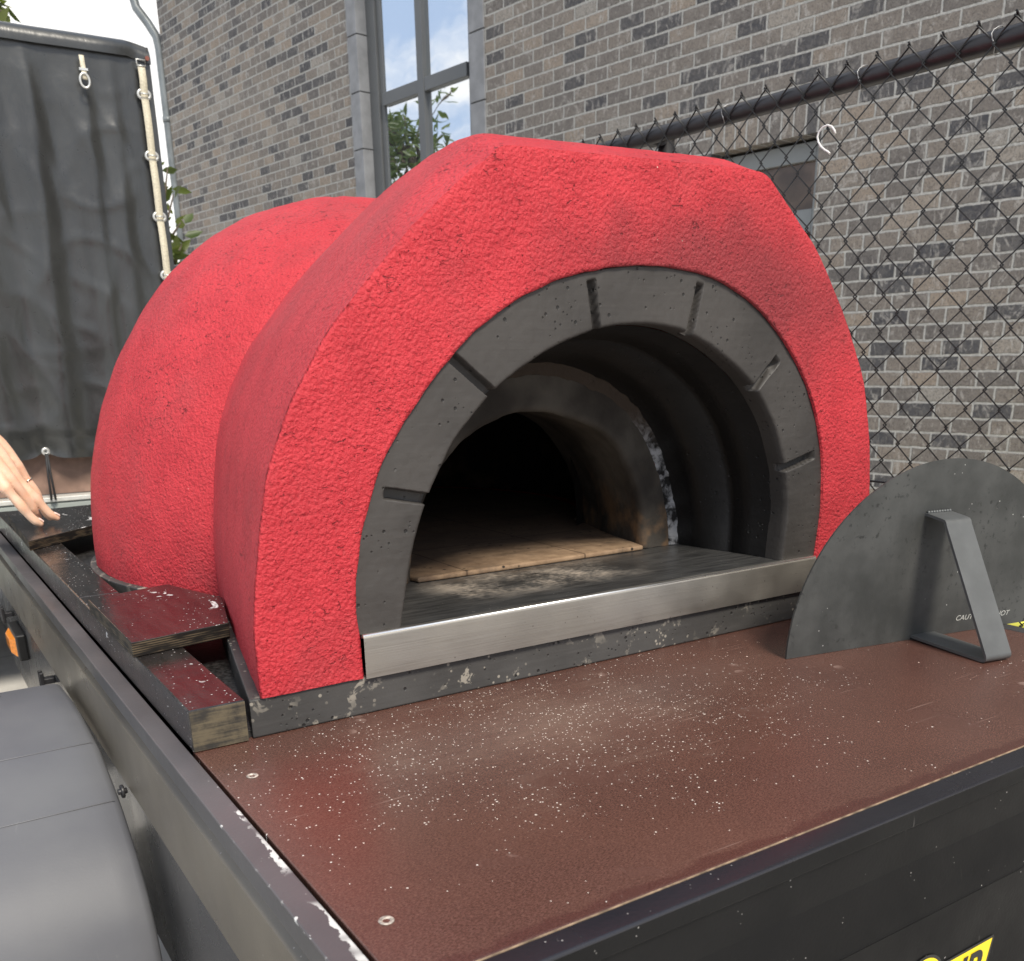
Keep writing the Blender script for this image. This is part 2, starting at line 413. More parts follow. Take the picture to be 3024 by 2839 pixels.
def mat_blackwood(name='black_stained_wood', end=False):
    m, t = newmat(name); co = t.obj()
    f = t.noise(t.scale(co, (70., 9., 70.)), 1., 4., .6, .4); g = t.noise(co, 130., 4., .6)
    if end:
        f = t.math('ADD', t.math('MULTIPLY', t.noise(t.scale(co, (12., 1., 260.)), 1., 3., .6, .2), .5), t.math('MULTIPLY', t.noise(co, 42., 5., .65), .5))
        c = t.mix(t.mapr(f, .40, .60), (.025, .022, .018), (.115, .092, .056))
    else:
        c = t.mix(t.mapr(f, .3, .7), (.012, .011, .011), (.03, .027, .026))
    sp = t.math('MULTIPLY', t.mapr(t.voro(t.scale(co, (1., 1., 1.)), 130.), .16, .09), t.mapr(t.noise(co, 16., 3.), .42, .60))
    pt = t.math('MULTIPLY', t.mapr(t.noise(t.scale(co, (1., .6, 1.)), 26., 4., .6, .5), .655, .69), t.mapr(t.noise(co, 11., 2.), .50, .57))
    wht = t.math('MAXIMUM', sp, pt)
    c = t.mix(t.math('MULTIPLY', wht, .0 if end else .85), c, (.78, .77, .76))
    r = t.math('ADD', t.mapr(t.noise(co, 24., 4.), .3, .7, .10, .26, 'LINEAR'), t.math('MULTIPLY', wht, .4))
    t.out(c, .7 if end else r, 0., t.bump(t.math('ADD', g, t.math('MULTIPLY', f, .6)), .30, .0016), .55); return m
M_BWOOD = mat_blackwood(); M_BEND = mat_blackwood('stained_end_grain', True)
def mat_plyedge():
    m, t = newmat('black_ply_layers'); co = t.obj(); x = t.xyz(co)
    s = t.math('FRACT', t.math('MULTIPLY', x[2], 330.))
    f = t.noise(t.scale(co, (25., 25., 150.)), 1., 4.)
    k = t.math('MULTIPLY', t.mapr(s, .35, .55), t.mapr(f, .38, .62))
    c = t.mix(k, (.012, .011, .01), (.12, .095, .06))
    t.out(c, .7, 0., t.bump(s, .3, .001), .3); return m
M_BPLY = mat_plyedge()
def mat_fender():
    m, t = newmat('grey_black_plastic'); co = t.obj()
    f = t.noise(co, 5., 5.); c = t.mix(t.mapr(f, .3, .7), (.098, .100, .112), (.13, .132, .140))
    sc = t.math('MULTIPLY', t.mapr(t.noise(t.scale(co, (40., 9., 9.)), 1., 3., .5, .6), .66, .71), t.mapr(t.noise(co, 7.), .52, .6))
    c = t.mix(t.math('MULTIPLY', sc, .35), c, (.25, .25, .25))
    d = t.math('MULTIPLY', t.mapr(t.voro(co, 40.), .08, .05), t.mapr(t.noise(co, 9.), .55, .6))
    c = t.mix(d, c, (.01, .01, .01))
    t.out(c, t.mapr(f, .3, .7, .50, .60, 'LINEAR'), 0., t.bump(t.noise(co, 300., 3.), .12, .001), .4); return m
M_FENDER = mat_fender(); M_CREASE = mat_simple('pale_plastic_crease', (.17, .17, .18), .5)
def mat_door():
    m, t = newmat('dark_sheet_steel'); co = t.obj()
    f = t.noise(co, 8., 6., .6); f2 = t.noise(co, 95., 4., .6); st = t.noise(t.scale(co, (30., 30., 5.)), 1., 4.)
    c = t.mix(t.mapr(f, .32, .68), (.050, .052, .050), (.092, .094, .091))
    c = t.mix(t.math('MULTIPLY', t.mapr(st, .58, .8), .15), c, (.12, .12, .115))
    k = t.math('MULTIPLY', t.mapr(f2, .56, .66), t.mapr(t.noise(co, 7., 3.), .42, .58))
    c = t.mix(t.math('MULTIPLY', k, .75), c, (.022, .022, .022))
    d = t.math('MULTIPLY', t.mapr(t.voro(co, 85.), .09, .06), t.mapr(t.noise(co, 14.), .54, .6))
    c = t.mix(d, c, (.6, .6, .58))
    t.out(c, t.mapr(f, .3, .7, .46, .6, 'LINEAR'), .35, t.bump(f2, .25, .0012), .4); return m
M_DOOR = mat_door()
M_HANDLE = mat_simple('grey_flat_steel', (.135, .14, .14), .48, .5, nscale=25., namp=.10, bump=(150., .15, .001))
M_ENGRAVE = mat_simple('pale_engraved_letter', (.45, .45, .42), .7)
M_SCREW = mat_simple('weathered_screw', (.50, .44, .38), .6, .4, nscale=300., namp=.5)
M_ORANGE = mat_simple('amber_reflector', (.85, .26, .01), .2, nscale=200., namp=.2)
M_YELLOW = mat_simple('yellow_vinyl', (.90, .66, .02), .4)
M_BLACKV = mat_simple('black_vinyl', (.012, .012, .012), .4)
M_YPLASTIC = mat_simple('yellow_plastic', (.85, .80, .12), .5)

LBR, HBR = .1990, .0777
def brick_nodes(t, u, z, co):
    wob = t.n('ShaderNodeSeparateColor', {0: t.noise(co, 26., 4., .6, out=1)}).outputs
    u = t.math('ADD', u, t.math('MULTIPLY', t.math('SUBTRACT', wob[0], .5), .011))
    z = t.math('ADD', z, t.math('MULTIPLY', t.math('SUBTRACT', wob[1], .5), .010))
    rz = t.math('DIVIDE', z, HBR); row = t.math('FLOOR', rz)
    off = t.math('MULTIPLY', t.math('FLOORED_MODULO', row, 2.), .5)
    cx = t.math('ADD', t.math('DIVIDE', u, LBR), off); colm = t.math('FLOOR', cx)
    fx = t.math('SUBTRACT', cx, colm); fz = t.math('SUBTRACT', rz, row)
    dx = t.math('MULTIPLY', t.math('MINIMUM', fx, t.math('SUBTRACT', 1., fx)), LBR)
    dz = t.math('MULTIPLY', t.math('MINIMUM', fz, t.math('SUBTRACT', 1., fz)), HBR)
    d = t.math('MINIMUM', dx, dz)
    cell = t.comb(t.math('ADD', colm, .5), t.math('ADD', row, .5))
    wn_ = t.n('ShaderNodeTexWhiteNoise', {'Vector': cell}, noise_dimensions='2D')
    return d, fz, wn_
def brick_color(t, rnd, rc, co, d, fz):
    c = t.ramp(rnd, [(0., (.060, .061, .070)), (.14, (.090, .089, .094)), (.22, (.160, .145, .134)), (.45, (.205, .182, .162)), (.70, (.250, .216, .184)), (.88, (.32, .262, .208)), (1., (.32, .30, .27))])
    f = t.noise(co, 34., 6., .65, 1.0); f2 = t.noise(co, 110., 4., .6); f3 = t.noise(t.scale(co, (1., 1., .5)), 15., 5., .6, 2.0)
    c = t.mix(t.math('MULTIPLY', t.mapr(f, .38, .68), .6), c, t.mix(.5, c, (.31, .285, .255)))
    c = t.mix(t.math('MULTIPLY', t.mapr(f3, .53, .66), .6), c, (.46, .435, .40))
    c = t.mix(t.math('MULTIPLY', t.mapr(t.noise(t.scale(co, (1., 1., .7)), 48., 4., .6, 2.5), .50, .40), .45), c, (.075, .068, .064))
    c = t.mix(t.math('MULTIPLY', t.mapr(f2, .52, .75), .35), c, (.06, .055, .052))
    big = t.noise(co, .9, 4., .6)
    c = t.mix(t.math('MULTIPLY', t.mapr(big, .5, .75), .25), c, (.16, .145, .13))
    mort = t.mapr(d, .0078, .0050)
    mc = t.mix(t.mapr(t.noise(co, 70., 3.), .3, .7), (.36, .352, .33), (.48, .47, .44))
    return t.mix(mort, c, mc), mort, f, f2
def mat_brick():
    m, t = newmat('grey_brown_brick'); co = t.obj(); x = t.xyz(co)
    u = t.math('ADD', t.math('SUBTRACT', x[0], 2.425), x[1]); z = t.math('SUBTRACT', x[2], 1.351)
    d, fz, wn_ = brick_nodes(t, u, z, co)
    c, mort, f, f2 = brick_color(t, wn_.outputs[0], wn_.outputs[1], co, d, fz)
    h = t.math('SUBTRACT', t.math('ADD', t.math('MULTIPLY', f, .55), t.math('MULTIPLY', f2, .25)), t.math('MULTIPLY', mort, 1.1))
    t.out(c, .85, 0., t.bump(h, .9, .012), .25); return m
M_BRICK = mat_brick()
def mat_soldier():
    m, t = newmat('upright_brick'); co = t.obj(); x = t.xyz(co)
    cx = t.math('DIVIDE', t.math('ADD', x[0], t.math('MULTIPLY', t.noise(co, 25.), .01)), .0775); cm = t.math('FLOOR', cx); fx = t.math('SUBTRACT', cx, cm)
    d = t.math('MULTIPLY', t.math('MINIMUM', fx, t.math('SUBTRACT', 1., fx)), .0775)
    wn_ = t.n('ShaderNodeTexWhiteNoise', {1: t.math('ADD', cm, 17.5)}, noise_dimensions='1D')
    c, mort, f, f2 = brick_color(t, wn_.outputs[0], None, co, d, None)
    h = t.math('SUBTRACT', t.math('MULTIPLY', f, .6), mort)
    t.out(c, .85, 0., t.bump(h, .8, .012), .25); return m
M_SOLDIER = mat_soldier()
M_STONE = mat_simple('blue_grey_stone', (.24, .245, .255), .75, nscale=9., namp=.14, bump=(120., .2, .002))
M_JOINT = mat_simple('dark_joint', (.06, .06, .06), .9)
M_FRAME = mat_simple('grey_aluminium_frame', (.115, .12, .122), .42, nscale=3., namp=.05)
def mat_glass():
    m, t = newmat('reflecting_window_glass'); co = t.obj()
    nr = t.bump(t.noise(co, 2.2, 2.), .10, .02)
    g = t.n('ShaderNodeBsdfGlossy', {'Color': (.95, .98, 1., 1), 'Roughness': .0, 'Normal': nr})
    d = t.n('ShaderNodeBsdfPrincipled', {'Base Color': (.06, .066, .07, 1), 'Roughness': .2})
    lw = t.n('ShaderNodeLayerWeight', {'Blend': .35}).outputs['Fresnel']
    f = t.mapr(lw, 0., 1., .80, .99, 'LINEAR')
    mx = t.n('ShaderNodeMixShader', {0: f, 1: d.outputs[0], 2: g.outputs[0]})
    t.n('ShaderNodeOutputMaterial', {0: mx}); return m
M_GLASS = mat_glass()
M_REFLGLASS = mat_simple('brown_reflection_glass', (.14, .095, .068), .12, spec=.5, nscale=4., namp=.5)  # brown reflection on the pane is put into the base colour
M_ZINC = mat_simple('grey_zinc_pipe', (.22, .24, .245), .45, .3, nscale=8., namp=.2)
M_VINYL = mat_simple('black_coated_pipe', (.022, .021, .023), .42, nscale=20., namp=.3, bump=(60., .1, .002))
M_WIRE = mat_simple('black_coated_wire', (.012, .012, .012), .4)
M_GALV = mat_simple('thin_grey_wire', (.28, .28, .28), .4, .6)
M_WHITE = mat_simple('white_coated_wire', (.78, .78, .76), .35)
def mat_tarp():
    m, t = newmat('black_pvc_tarpaulin'); co = t.obj()
    f = t.noise(t.scale(co, (2., 2., .8)), 1.6, 6., .6, .6); g = t.noise(co, 26., 5., .6, 1.0)
    c = t.mix(t.mapr(f, .3, .7), (.021, .022, .022), (.038, .040, .039))
    cr = t.noise(t.scale(co, (9., 9., 3.5)), 1., 4., .55, 1.6)
    h = t.math('ADD', t.math('MULTIPLY', g, .25), t.math('ABSOLUTE', t.math('SUBTRACT', cr, .5)))
    t.out(c, t.mapr(g, .3, .7, .27, .36, 'LINEAR'), 0., t.bump(h, .09, .02), .8); return m
M_TARP = mat_tarp()
M_STRAP = mat_simple('cream_webbing', (.62, .57, .44), .8, nscale=200., namp=.15)
M_EYE = mat_simple('zinc_eyelet', (.66, .66, .63), .35, .6)
M_ALU = mat_simple('pale_aluminium', (.66, .66, .62), .4, .25, nscale=20., namp=.1)
M_GREYB = mat_simple('grey_green_bodywork', (.30, .33, .31), .5)
M_CORD = mat_simple('black_elastic', (.02, .02, .022), .6)
M_PLYPANEL = mat_simple('brown_ply_panel', (.235, .15, .115), .5, nscale=14., namp=.22)
M_RUBBER = mat_simple('tyre_rubber', (.015, .015, .015), .75)
M_RIM = mat_simple('silver_wheel_rim', (.5, .5, .5), .4, .8)
def mat_skin():
    m, t = newmat('light_skin'); co = t.obj()
    f = t.noise(co, 45., 4.); f2 = t.noise(co, 420., 3.)
    c = t.mix(t.mapr(f, .3, .7), (.80, .49, .33), (.86, .60, .44))
    t.out(c, .48, 0., t.bump(f2, .12, .0012), .4, **{'Subsurface Weight': .12, 'Subsurface Radius': (.01, .004, .002), 'Subsurface Scale': .3}); return m
M_SKIN = mat_skin()
M_NAIL = mat_simple('finger_nail', (.90, .66, .58), .25)
M_GOLD = mat_simple('silver_ring_metal', (.8, .74, .62), .2, 1.)
M_SHIRT = mat_simple('blue_cotton', (.10, .16, .28), .85); M_TROUSER = mat_simple('dark_denim', (.03, .04, .06), .85)
M_HAIR = mat_simple('brown_hair', (.06, .035, .02), .6); M_SHOE = mat_simple('white_trainer', (.6, .6, .6), .6)
def mat_leaf(name, a, b):
    m, t = newmat(name)
    r = t.n('ShaderNodeNewGeometry').outputs['Random Per Island']
    c = t.mix(r, a, b)
    p = t.n('ShaderNodeBsdfPrincipled', {'Base Color': c, 'Roughness': .45})
    tr = t.n('ShaderNodeBsdfTranslucent', {'Color': t.mix(.5, c, (.25, .32, .03))})
    mx = t.n('ShaderNodeMixShader', {0: .35, 1: p.outputs[0], 2: tr.outputs[0]})
    t.n('ShaderNodeOutputMaterial', {0: mx}); return m
M_LEAF = mat_leaf('broad_leaf', (.05, .085, .018), (.13, .15, .04)); M_LEAF2 = mat_leaf('narrow_leaf', (.045, .085, .03), (.11, .15, .06))
M_BARK = mat_simple('tree_bark', (.10, .08, .06), .9, nscale=30., namp=.4, bump=(40., .6, .01))
def mat_pave():
    m, t = newmat('pale_concrete_paving'); co = t.obj(); x = t.xyz(co)
    f = t.noise(co, 3., 6., .6); g = t.noise(co, 60., 4.)
    c = t.mix(t.mapr(f, .3, .7), (.46, .44, .41), (.58, .56, .52))
    c = t.mix(t.math('MULTIPLY', t.mapr(g, .5, .75), .3), c, (.36, .34, .31))
    j = t.math('MINIMUM', t.math('ABSOLUTE', t.math('SUBTRACT', t.math('FRACT', t.math('DIVIDE', x[0], .8)), .5)), t.math('ABSOLUTE', t.math('SUBTRACT', t.math('FRACT', t.math('DIVIDE', x[1], .8)), .5)))
    k = t.mapr(j, .008, .004)
    c = t.mix(t.math('MULTIPLY', k, .6), c, (.2, .19, .18))
    t.out(c, .85, 0., t.bump(t.math('SUBTRACT', g, k), .3, .004), .25); return m
M_PAVE = mat_pave()

# ------------------------------------------------------------------ ground
g = MB(); g.add([(-120,-120,0),(120,-120,0),(120,120,0),(-120,120,0)], [(0,1,2,3)])
tag(link('pavement', g, M_PAVE), kind='structure')

# ------------------------------------------------------------------ brick building
WY = 0.14674; WD = 5.1
wd = Vector((-sin(WY), cos(WY), 0)); wn = Vector((cos(WY), sin(WY), 0))
def Wp(tt, dep, z): return wn*(WD+dep)+wd*tt+Vector((0,0,z+CZ))     # z relative to the camera height
B = thing('brick_building', 'grey brown brick building with a tall stone framed window', 'building', tuple(wn*WD), pi/2+WY)
def wrect(mb, t0, t1, z0, z1, dep0, dep1):
    mb.add([Wp(t0,dep0,z0),Wp(t1,dep0,z0),Wp(t1,dep1,z0),Wp(t0,dep1,z0),Wp(t0,dep0,z1),Wp(t1,dep0,z1),Wp(t1,dep1,z1),Wp(t0,dep1,z1)],
           [(0,3,2,1),(4,5,6,7),(0,1,5,4),(1,2,6,5),(2,3,7,6),(3,0,4,7)])
TL, TR = -4.0, 11.44; ZG, ZT = -CZ-.1, 5.2
w0, w1, wz0, wz1 = 6.017, 7.778, .45, 4.4           # tall window incl. stone surround
l0, l1, lz0, lz1 = 3.2365, 3.96, -.15, 1.157         # low window
wm = MB()
for a, b, c, d in ((TL, l0, ZG, ZT), (l0, l1, ZG, lz0), (l0, l1, 1.301, ZT), (l1, w0, ZG, ZT), (w0, w1, ZG, wz0), (w0, w1, wz1, ZT), (w1, TR, ZG, ZT)):
    wrect(wm, a, b, c, d, 0., .32)
wrect(wm, TR-.32, TR, ZG, ZT, .32, 8.)
wrect(wm, TL, TL+.32, ZG, ZT, .32, 8.)
link('wall', wm, M_BRICK, B)
so_ = MB(); wrect(so_, l0, l1, 1.157, 1.301, -.002, .318); link('lintel', so_, M_SOLDIER, B)
rf = MB(); wrect(rf, TL-.3, TR+.35, ZT, ZT+.22, -.4, 8.4); link('roof', rf, M_ZINC, B)
bk = MB(); wrect(bk, TL+.33, TR-.33, ZG, ZT-.01, 7.7, 8.); link('rear_wall', bk, M_BRICK, B)
# stone surround: blocks with open joints
def quoin(t0, t1, zs):
    q = MB()
    for a, b in zip(zs, zs[1:]): wrect(q, t0, t1, a+.004, b-.004, -.012, .15)
    o = link('stone_jamb', q, M_STONE, B, bevel=.004)
    j = MB(); wrect(j, t0+.006, t1-.006, zs[0], zs[-1], .0, .14); link('joint', j, M_JOINT, o)
quoin(7.634, 7.778, [.45, .90, 1.325, 1.749, 2.174, 2.588, 3.02, 3.45, 3.9, 4.25])
quoin(6.017, 6.185, [.45, .93, 1.374, 1.818, 2.262, 2.706, 3.15, 3.6, 4.05, 4.25])
q = MB(); wrect(q, 6.017, 7.778, 4.254, 4.4, -.012, .15); link('stone_lintel', q, M_STONE, B)
q = MB(); wrect(q, 5.99, 7.80, .33, .446, -.05, .15); link('stone_sill', q, M_STONE, B)
# window frame and panes
win = MB(); D0, D1 = .088, .15
wrect(win, 7.51, 7.632, .45, 4.25, D0, D1); wrect(win, 7.455, 7.51, .45, 4.25, D0+.022, D1)
wrect(win, 6.187, 6.30, .45, 4.25, D0, D1); wrect(win, 6.30, 6.34, .45, 4.25, D0+.022, D1)
wrect(win, 6.873, 6.957, .45, 4.25, D0-.004, D1)
for z in (2.045, .45, 3.7): wrect(win, 6.34, 6.873, z, z+.095, D0, D1); wrect(win, 6.957, 7.455, z, z+.095, D0, D1)
wf = link('window', win, M_FRAME, B, bevel=.004)
for a, b in ((6.34, 6.873), (6.957, 7.455)):
    for c, d in ((.545, 2.045), (2.14, 3.7), (3.795, 4.25)):
        p = MB(); wrect(p, a-.005, b+.005, c-.005, d+.005, D0+.035, D0+.05); link('pane', p, M_GLASS, wf)
rm = MB(); wrect(rm, 6.1, 7.7, .4, 4.3, .6, .62); link('dark_room_sheet', rm, mat_simple('dim_room', (.05,.05,.05), .9), B)  # dark sheet standing in for the unlit room behind the glass
# low window
win = MB(); a0, a1 = l0+.002, l1-.002
wrect(win, a0, a0+.075, lz0, 1.14, .10, .16); wrect(win, a1-.075, a1, lz0, 1.14, .10, .16)
wrect(win, a0+.075, a1-.075, 1.045, 1.14, .10, .16); wrect(win, a0+.075, a1-.075, .68, .80, .10, .16); wrect(win, a0+.075, a1-.075, lz0, lz0+.07, .10, .16)
lw_ = link('window', win, mat_simple('pale_grey_window_frame', (.26, .275, .275), .45), B, bevel=.004)
for c, d in ((.80, 1.045), (lz0+.07, .68)):
    p = MB(); wrect(p, a0+.07, a1-.07, c, d, .13, .14); link('pane', p, M_REFLGLASS, lw_)
# downpipe on the corner
dp = MB(); px, pd = 11.50, .0
dp.tube([Wp(px, pd, -CZ), Wp(px, pd, 1.8), Wp(px, pd, 3.30), Wp(px+.015, pd-.01, 3.42), Wp(px+.09, pd-.06, 3.56), Wp(px+.17, pd-.13, 3.70), Wp(px+.20, pd-.15, 3.85), Wp(px+.20, pd-.16, 5.2)], .047, 12)
dpo = link('downpipe', dp, M_ZINC, B)
for z in (.2, 1.35, 2.6):
    c = MB(); c.tube([Wp(px, pd, z), Wp(px, pd, z+.05)], .055, 12); link('pipe_clip', c, M_ZINC, dpo)

# ------------------------------------------------------------------ chain-link fence
FD = 1.85; fd = Vector((-.0497, .9988, 0)).normalized(); fn = Vector((fd.y, -fd.x, 0))
FA = math.atan2(fd.y, fd.x)
def Fp(s, dep, z): return fn*(FD+dep)+fd*s+Vector((0,0,z+CZ))
FN = thing('chain_link_fence', 'black chain-link fence with a round top rail in front of the brick wall', 'fence', tuple(fn*FD), FA)
r = MB(); r.tube([Fp(-1.6+.5*i, .020, .5325) for i in range(18)], .0185, 14); link('top_rail', r, M_VINYL, FN)
for s in (-1.04, 1.963, 4.96):
    p = MB(); p.tube([Fp(s, .062, -CZ), Fp(s, .062, .545)], .021, 14)
    po = link('post', p, M_VINYL, FN)
    c = MB(); c.tube([Fp(s, .062, .53), Fp(s, .062, .552), Fp(s, .062, .560)], [.025, .025, .012], 14); link('post_cap', c, M_VINYL, po)
    b = MB(); b.tube([Fp(s-.018, .03, .5325), Fp(s+.018, .03, .5325)], .0225, 14); link('rail_clamp', b, M_VINYL, po)
PT = .0688; VH = .0367                       # mesh pitch along the fence, height of half a diamond
k0 = 1.3213; ztop = .5607; rng = random.Random(3)
mesh_b = MB()
ncol = int(6.6/PT)
for k in range(-40, ncol-40+20):
    sA = k0+k*PT
    if sA < -.9 or sA > 5.2: continue
    pts = []
    for i in range(53):
        z = ztop-i*VH
        side = 1 if i % 2 else 0
        # each strand zig-zags between its own column and half a pitch on; twist gives the knuckles
        sx = sA + (.5*PT if side else 0.) + (.0022 if side else -.0022)
        jz = rng.uniform(-.0012, .0012); js = rng.uniform(-.0012, .0012)
        if i == 0: pts += [Fp(sx+js, -.003, z+.002), ]
        pts.append(Fp(sx+js, (-.0016 if side else .0016), z+jz))
    # second half strand mirrored
    mesh_b.tube(pts, .0019, 6, cap=False)
    pts = []
    for i in range(53):
        z = ztop-i*VH; side = 1 if i % 2 else 0
        sx = sA - (.5*PT if side else 0.) + (-.0022 if side else .0022)
        pts.append(Fp(sx+rng.uniform(-.0012, .0012), (.0016 if side else -.0016), z+rng.uniform(-.0012, .0012)))
    mesh_b.tube(pts, .0019, 6, cap=False)
    # twisted loop at the top
    mesh_b.tube([Fp(sA-.004, .0, ztop-.004), Fp(sA-.003, -.002, ztop+.004), Fp(sA+.001, -.002, ztop+.006), Fp(sA-.004, .002, ztop-.002), Fp(sA-.010, .003, ztop-.014)], .0016, 6)
link('mesh', mesh_b, M_WIRE, FN)
tw = MB(); tw.tube([Fp(-1.6+.4*i, .004, -.2553) for i in range(18)], .0026, 6); link('tension_wire', tw, M_WIRE, FN)
for s in (.675, 1.085, 1.36, 1.72):
    c = MB(); c.tube([Fp(s+.004*sin(a*3), .02-.0215*cos(a), .5325+.0215*sin(a)) for a in [2*pi*i/16 for i in range(17)]], .0011, 6); link('tie_wire', c, M_GALV, FN)
# S hook
hk = [(1.409,.4020),(1.4145,.4065),(1.4235,.4115),(1.434,.4195),(1.4415,.4290),(1.4452,.4390),(1.4425,.4485),(1.4335,.4555),(1.4225,.4572),(1.4115,.4525),(1.4045,.4440),(1.4020,.4380)]
h = MB(); h.tube([Fp(a, -.006+.001*i*.3, b) for i, (a, b) in enumerate(hk)], .0021, 8)
tag(link('wire_hook', h, M_WHITE, org=Fp(1.42,-.006,.455)), 'white S-shaped wire hook hanging on the chain-link fence', 'hook')

# ------------------------------------------------------------------ oven trailer
ZT_ = -.4004
TRL = thing('oven_trailer', 'black box trailer with brown plywood worktop carrying the red oven', 'trailer', (.83, 1.7, 0))
def tb(name, mat, boxes, parent=TRL, bevel=.0015):
    mb = MB()
    for a, b in boxes: mb.box(Zc(a), Zc(b))
    return link(name, mb, mat, parent, bevel=bevel)
XL, XLi, XR, XRi = .1986, .2235, 1.431, 1.404
YF, YB = .4708, 2.90
# worktop board, its pale front edge and screws
tray = MB(); tray.box(Zc((.2275,.499,-.4184)), Zc((1.4015,1.012,ZT_)))
o = link('worktop', tray, M_TRAY, None, bevel=.0012, org=(.2255,.4985,CZ+ZT_)); o.parent = TRL; o.matrix_parent_inverse = Matrix.Identity(4)
o.location = Vector((.2255,.4985,CZ+ZT_))-Vector((.83,1.7,0)); TRAY = o; WORLD[o.name] = Matrix.Translation((.2255,.4985,CZ+ZT_))
pe = MB(); pe.box(Zc((.2275,.4972,-.4184)), Zc((1.4015,.4989,-.4008))); link('board_edge', pe, M_PLYEDGE, TRAY)
for x, y in ((.2595,.9038),(.2556,.5805),(1.36,.93),(1.36,.57)):
    s = MB(); n = 20
    s.grid([[Zc((x+r_*cos(2*pi*i/n), y+r_*sin(2*pi*i/n), ZT_+h_)) for i in range(n)] for r_, h_ in ((.0062,.0004),(.0056,.0010),(.0030,.0003),(.0028,-.0012),(.0005,-.0012))], True)
    link('screw', s, M_SCREW, TRAY)
# top rails
rl = MB(); rl.box(Zc((XL,YF+.0005,-.404)), Zc((XLi,YB,ZT_))); 
RO = link('top_rail', rl, M_RAILTOP, None, bevel=.0012, org=(XL,YF,CZ+ZT_)); RO.parent = TRL; RO.location = Vector((XL,YF,CZ+ZT_))-Vector((.83,1.7,0)); WORLD[RO.name] = Matrix.Translation((XL,YF,CZ+ZT_))
tb('top_rail', M_RAIL, [((XRi,YF+.0005,-.404),(XR,YB,ZT_))])
tb('top_rail', M_RAIL, [((XLi+.001,YB-.03,-.404),(XRi-.001,YB-.0005,ZT_))])
# side: lip, recessed band, lower panel
def yz_profile(name, mat, x_pts, y0, y1, sgn=1, ref=XL):
    mb = MB(); rows = [[Zc((ref+sgn*dx, y, z)) for dx, z in x_pts] for y in (y0, y1)]
    mb.grid(rows, False, False); return link(name, mb, mat, TRL)
def side(ref, sgn):
    rel = 'side_rim' if sgn > 0 else 'side_rim'
    mb = MB()
    P = [(0,-.4030),(0,-.4225),(.001,-.4235)]
    for pr, nm, mt in ((P, 'side_rim', M_RAIL), ([(.0012,-.4236),(.0085,-.4250),(.0092,-.4385)], 'side_groove', M_GROOVE_SHADE), ([(.0092,-.4386),(.0085,-.441),(.0012,-.446),(.0005,-.5440),(.0035,-.5478)], 'side_band', M_SIDE_REFL), ([(.0036,-.5478),(.0066,-.5600),(.0075,-.700),(.0065,-.7740),(.02,-.7745)], 'side_panel', M_SIDE2)):
        yz_profile(nm, mt, pr, YF+.003, YB, sgn, ref)
side(XL, 1); side(XR, -1)
tb('rear_panel', M_FRONT, [((XL+.01,YB-.012,-.774),(XR-.01,YB-.002,-.405))])
tb('floor', M_FRONT, [((XL+.012,YF+.02,-.774),(XR-.012,YB-.014,-.76))])
# front flange profile
def front(name, mat, yz):
    mb = MB(); rows = [[Zc((x, y, z)) for y, z in yz] for x in (XL+.0005, XR-.0005)]
    mb.grid(rows, False, False); return link(name, mb, mat, TRL)
fr_ = [(.4968,-.4012),(.4738,-.4006),(.4726,-.4007),(.4716,-.4012),(.4710,-.4021),(.4708,-.4034)]
front('front_lip', M_FRONT, [(.4708,-.4035),(.4708,-.4190),(.4712,-.4201),(.4717,-.4206)])
LP = front('front_flange', M_LIP, fr_)
for p_ in LP.data.polygons: p_.use_smooth = True
LP.modifiers.new('edge', 'EDGE_SPLIT').split_angle = radians(35)
front('front_band', M_FRONT, [(.4717,-.4206),(.4780,-.4212),(.4780,-.4660),(.4778,-.4672)])
front('front_swage', M_FRONT, [(.4778,-.4672),(.4690,-.5262),(.4682,-.5290)])
front('tail_panel', M_FRONT, [(.4692,-.5306),(.4700,-.5312),(.4700,-.7740),(.49,-.7745)])
# sticker on the tail panel
st = MB()
yk = .4692
poly = [(.52,-.668),(.9085,-.668),(.9215,-.6045),(.52,-.6045)]
st.add([Zc((x,yk,z)) for x,z in poly], [(0,1,2,3)])
STK = link('sticker', st, M_YELLOW, TRL)
bo = MB()
def strip(a, b, wdt, y):
    d = Vector((b[0]-a[0], b[1]-a[1])); d.normalize(); n_ = Vector((-d.y, d.x))*wdt/2
    bo.add([Zc((a[0]+n_.x,y,a[1]+n_.y)),Zc((b[0]+n_.x,y,b[1]+n_.y)),Zc((b[0]-n_.x,y,b[1]-n_.y)),Zc((a[0]-n_.x,y,a[1]-n_.y))], [(0,1,2,3)])
strip((.52,-.6025),(.9225,-.6025),.003,yk-.0002); strip((.9225,-.6030),(.9098,-.668),.003,yk-.0002)
n = 40
cx_, cz_, rr_ = .7960, -.6160, .0325
bo.add([Zc((cx_+(rr_+.0035)*cos(2*pi*i/n), yk-.0003, cz_+(rr_+.0035)*sin(2*pi*i/n))) for i in range(n)], [tuple(range(n))])
link('sticker_border', bo, M_BLACKV, STK)
ci = MB(); ci.add([Zc((cx_+rr_*cos(2*pi*i/n), yk-.0006, cz_+rr_*sin(2*pi*i/n))) for i in range(n)], [tuple(range(n))]); link('round_emblem', ci, M_YELLOW, STK)
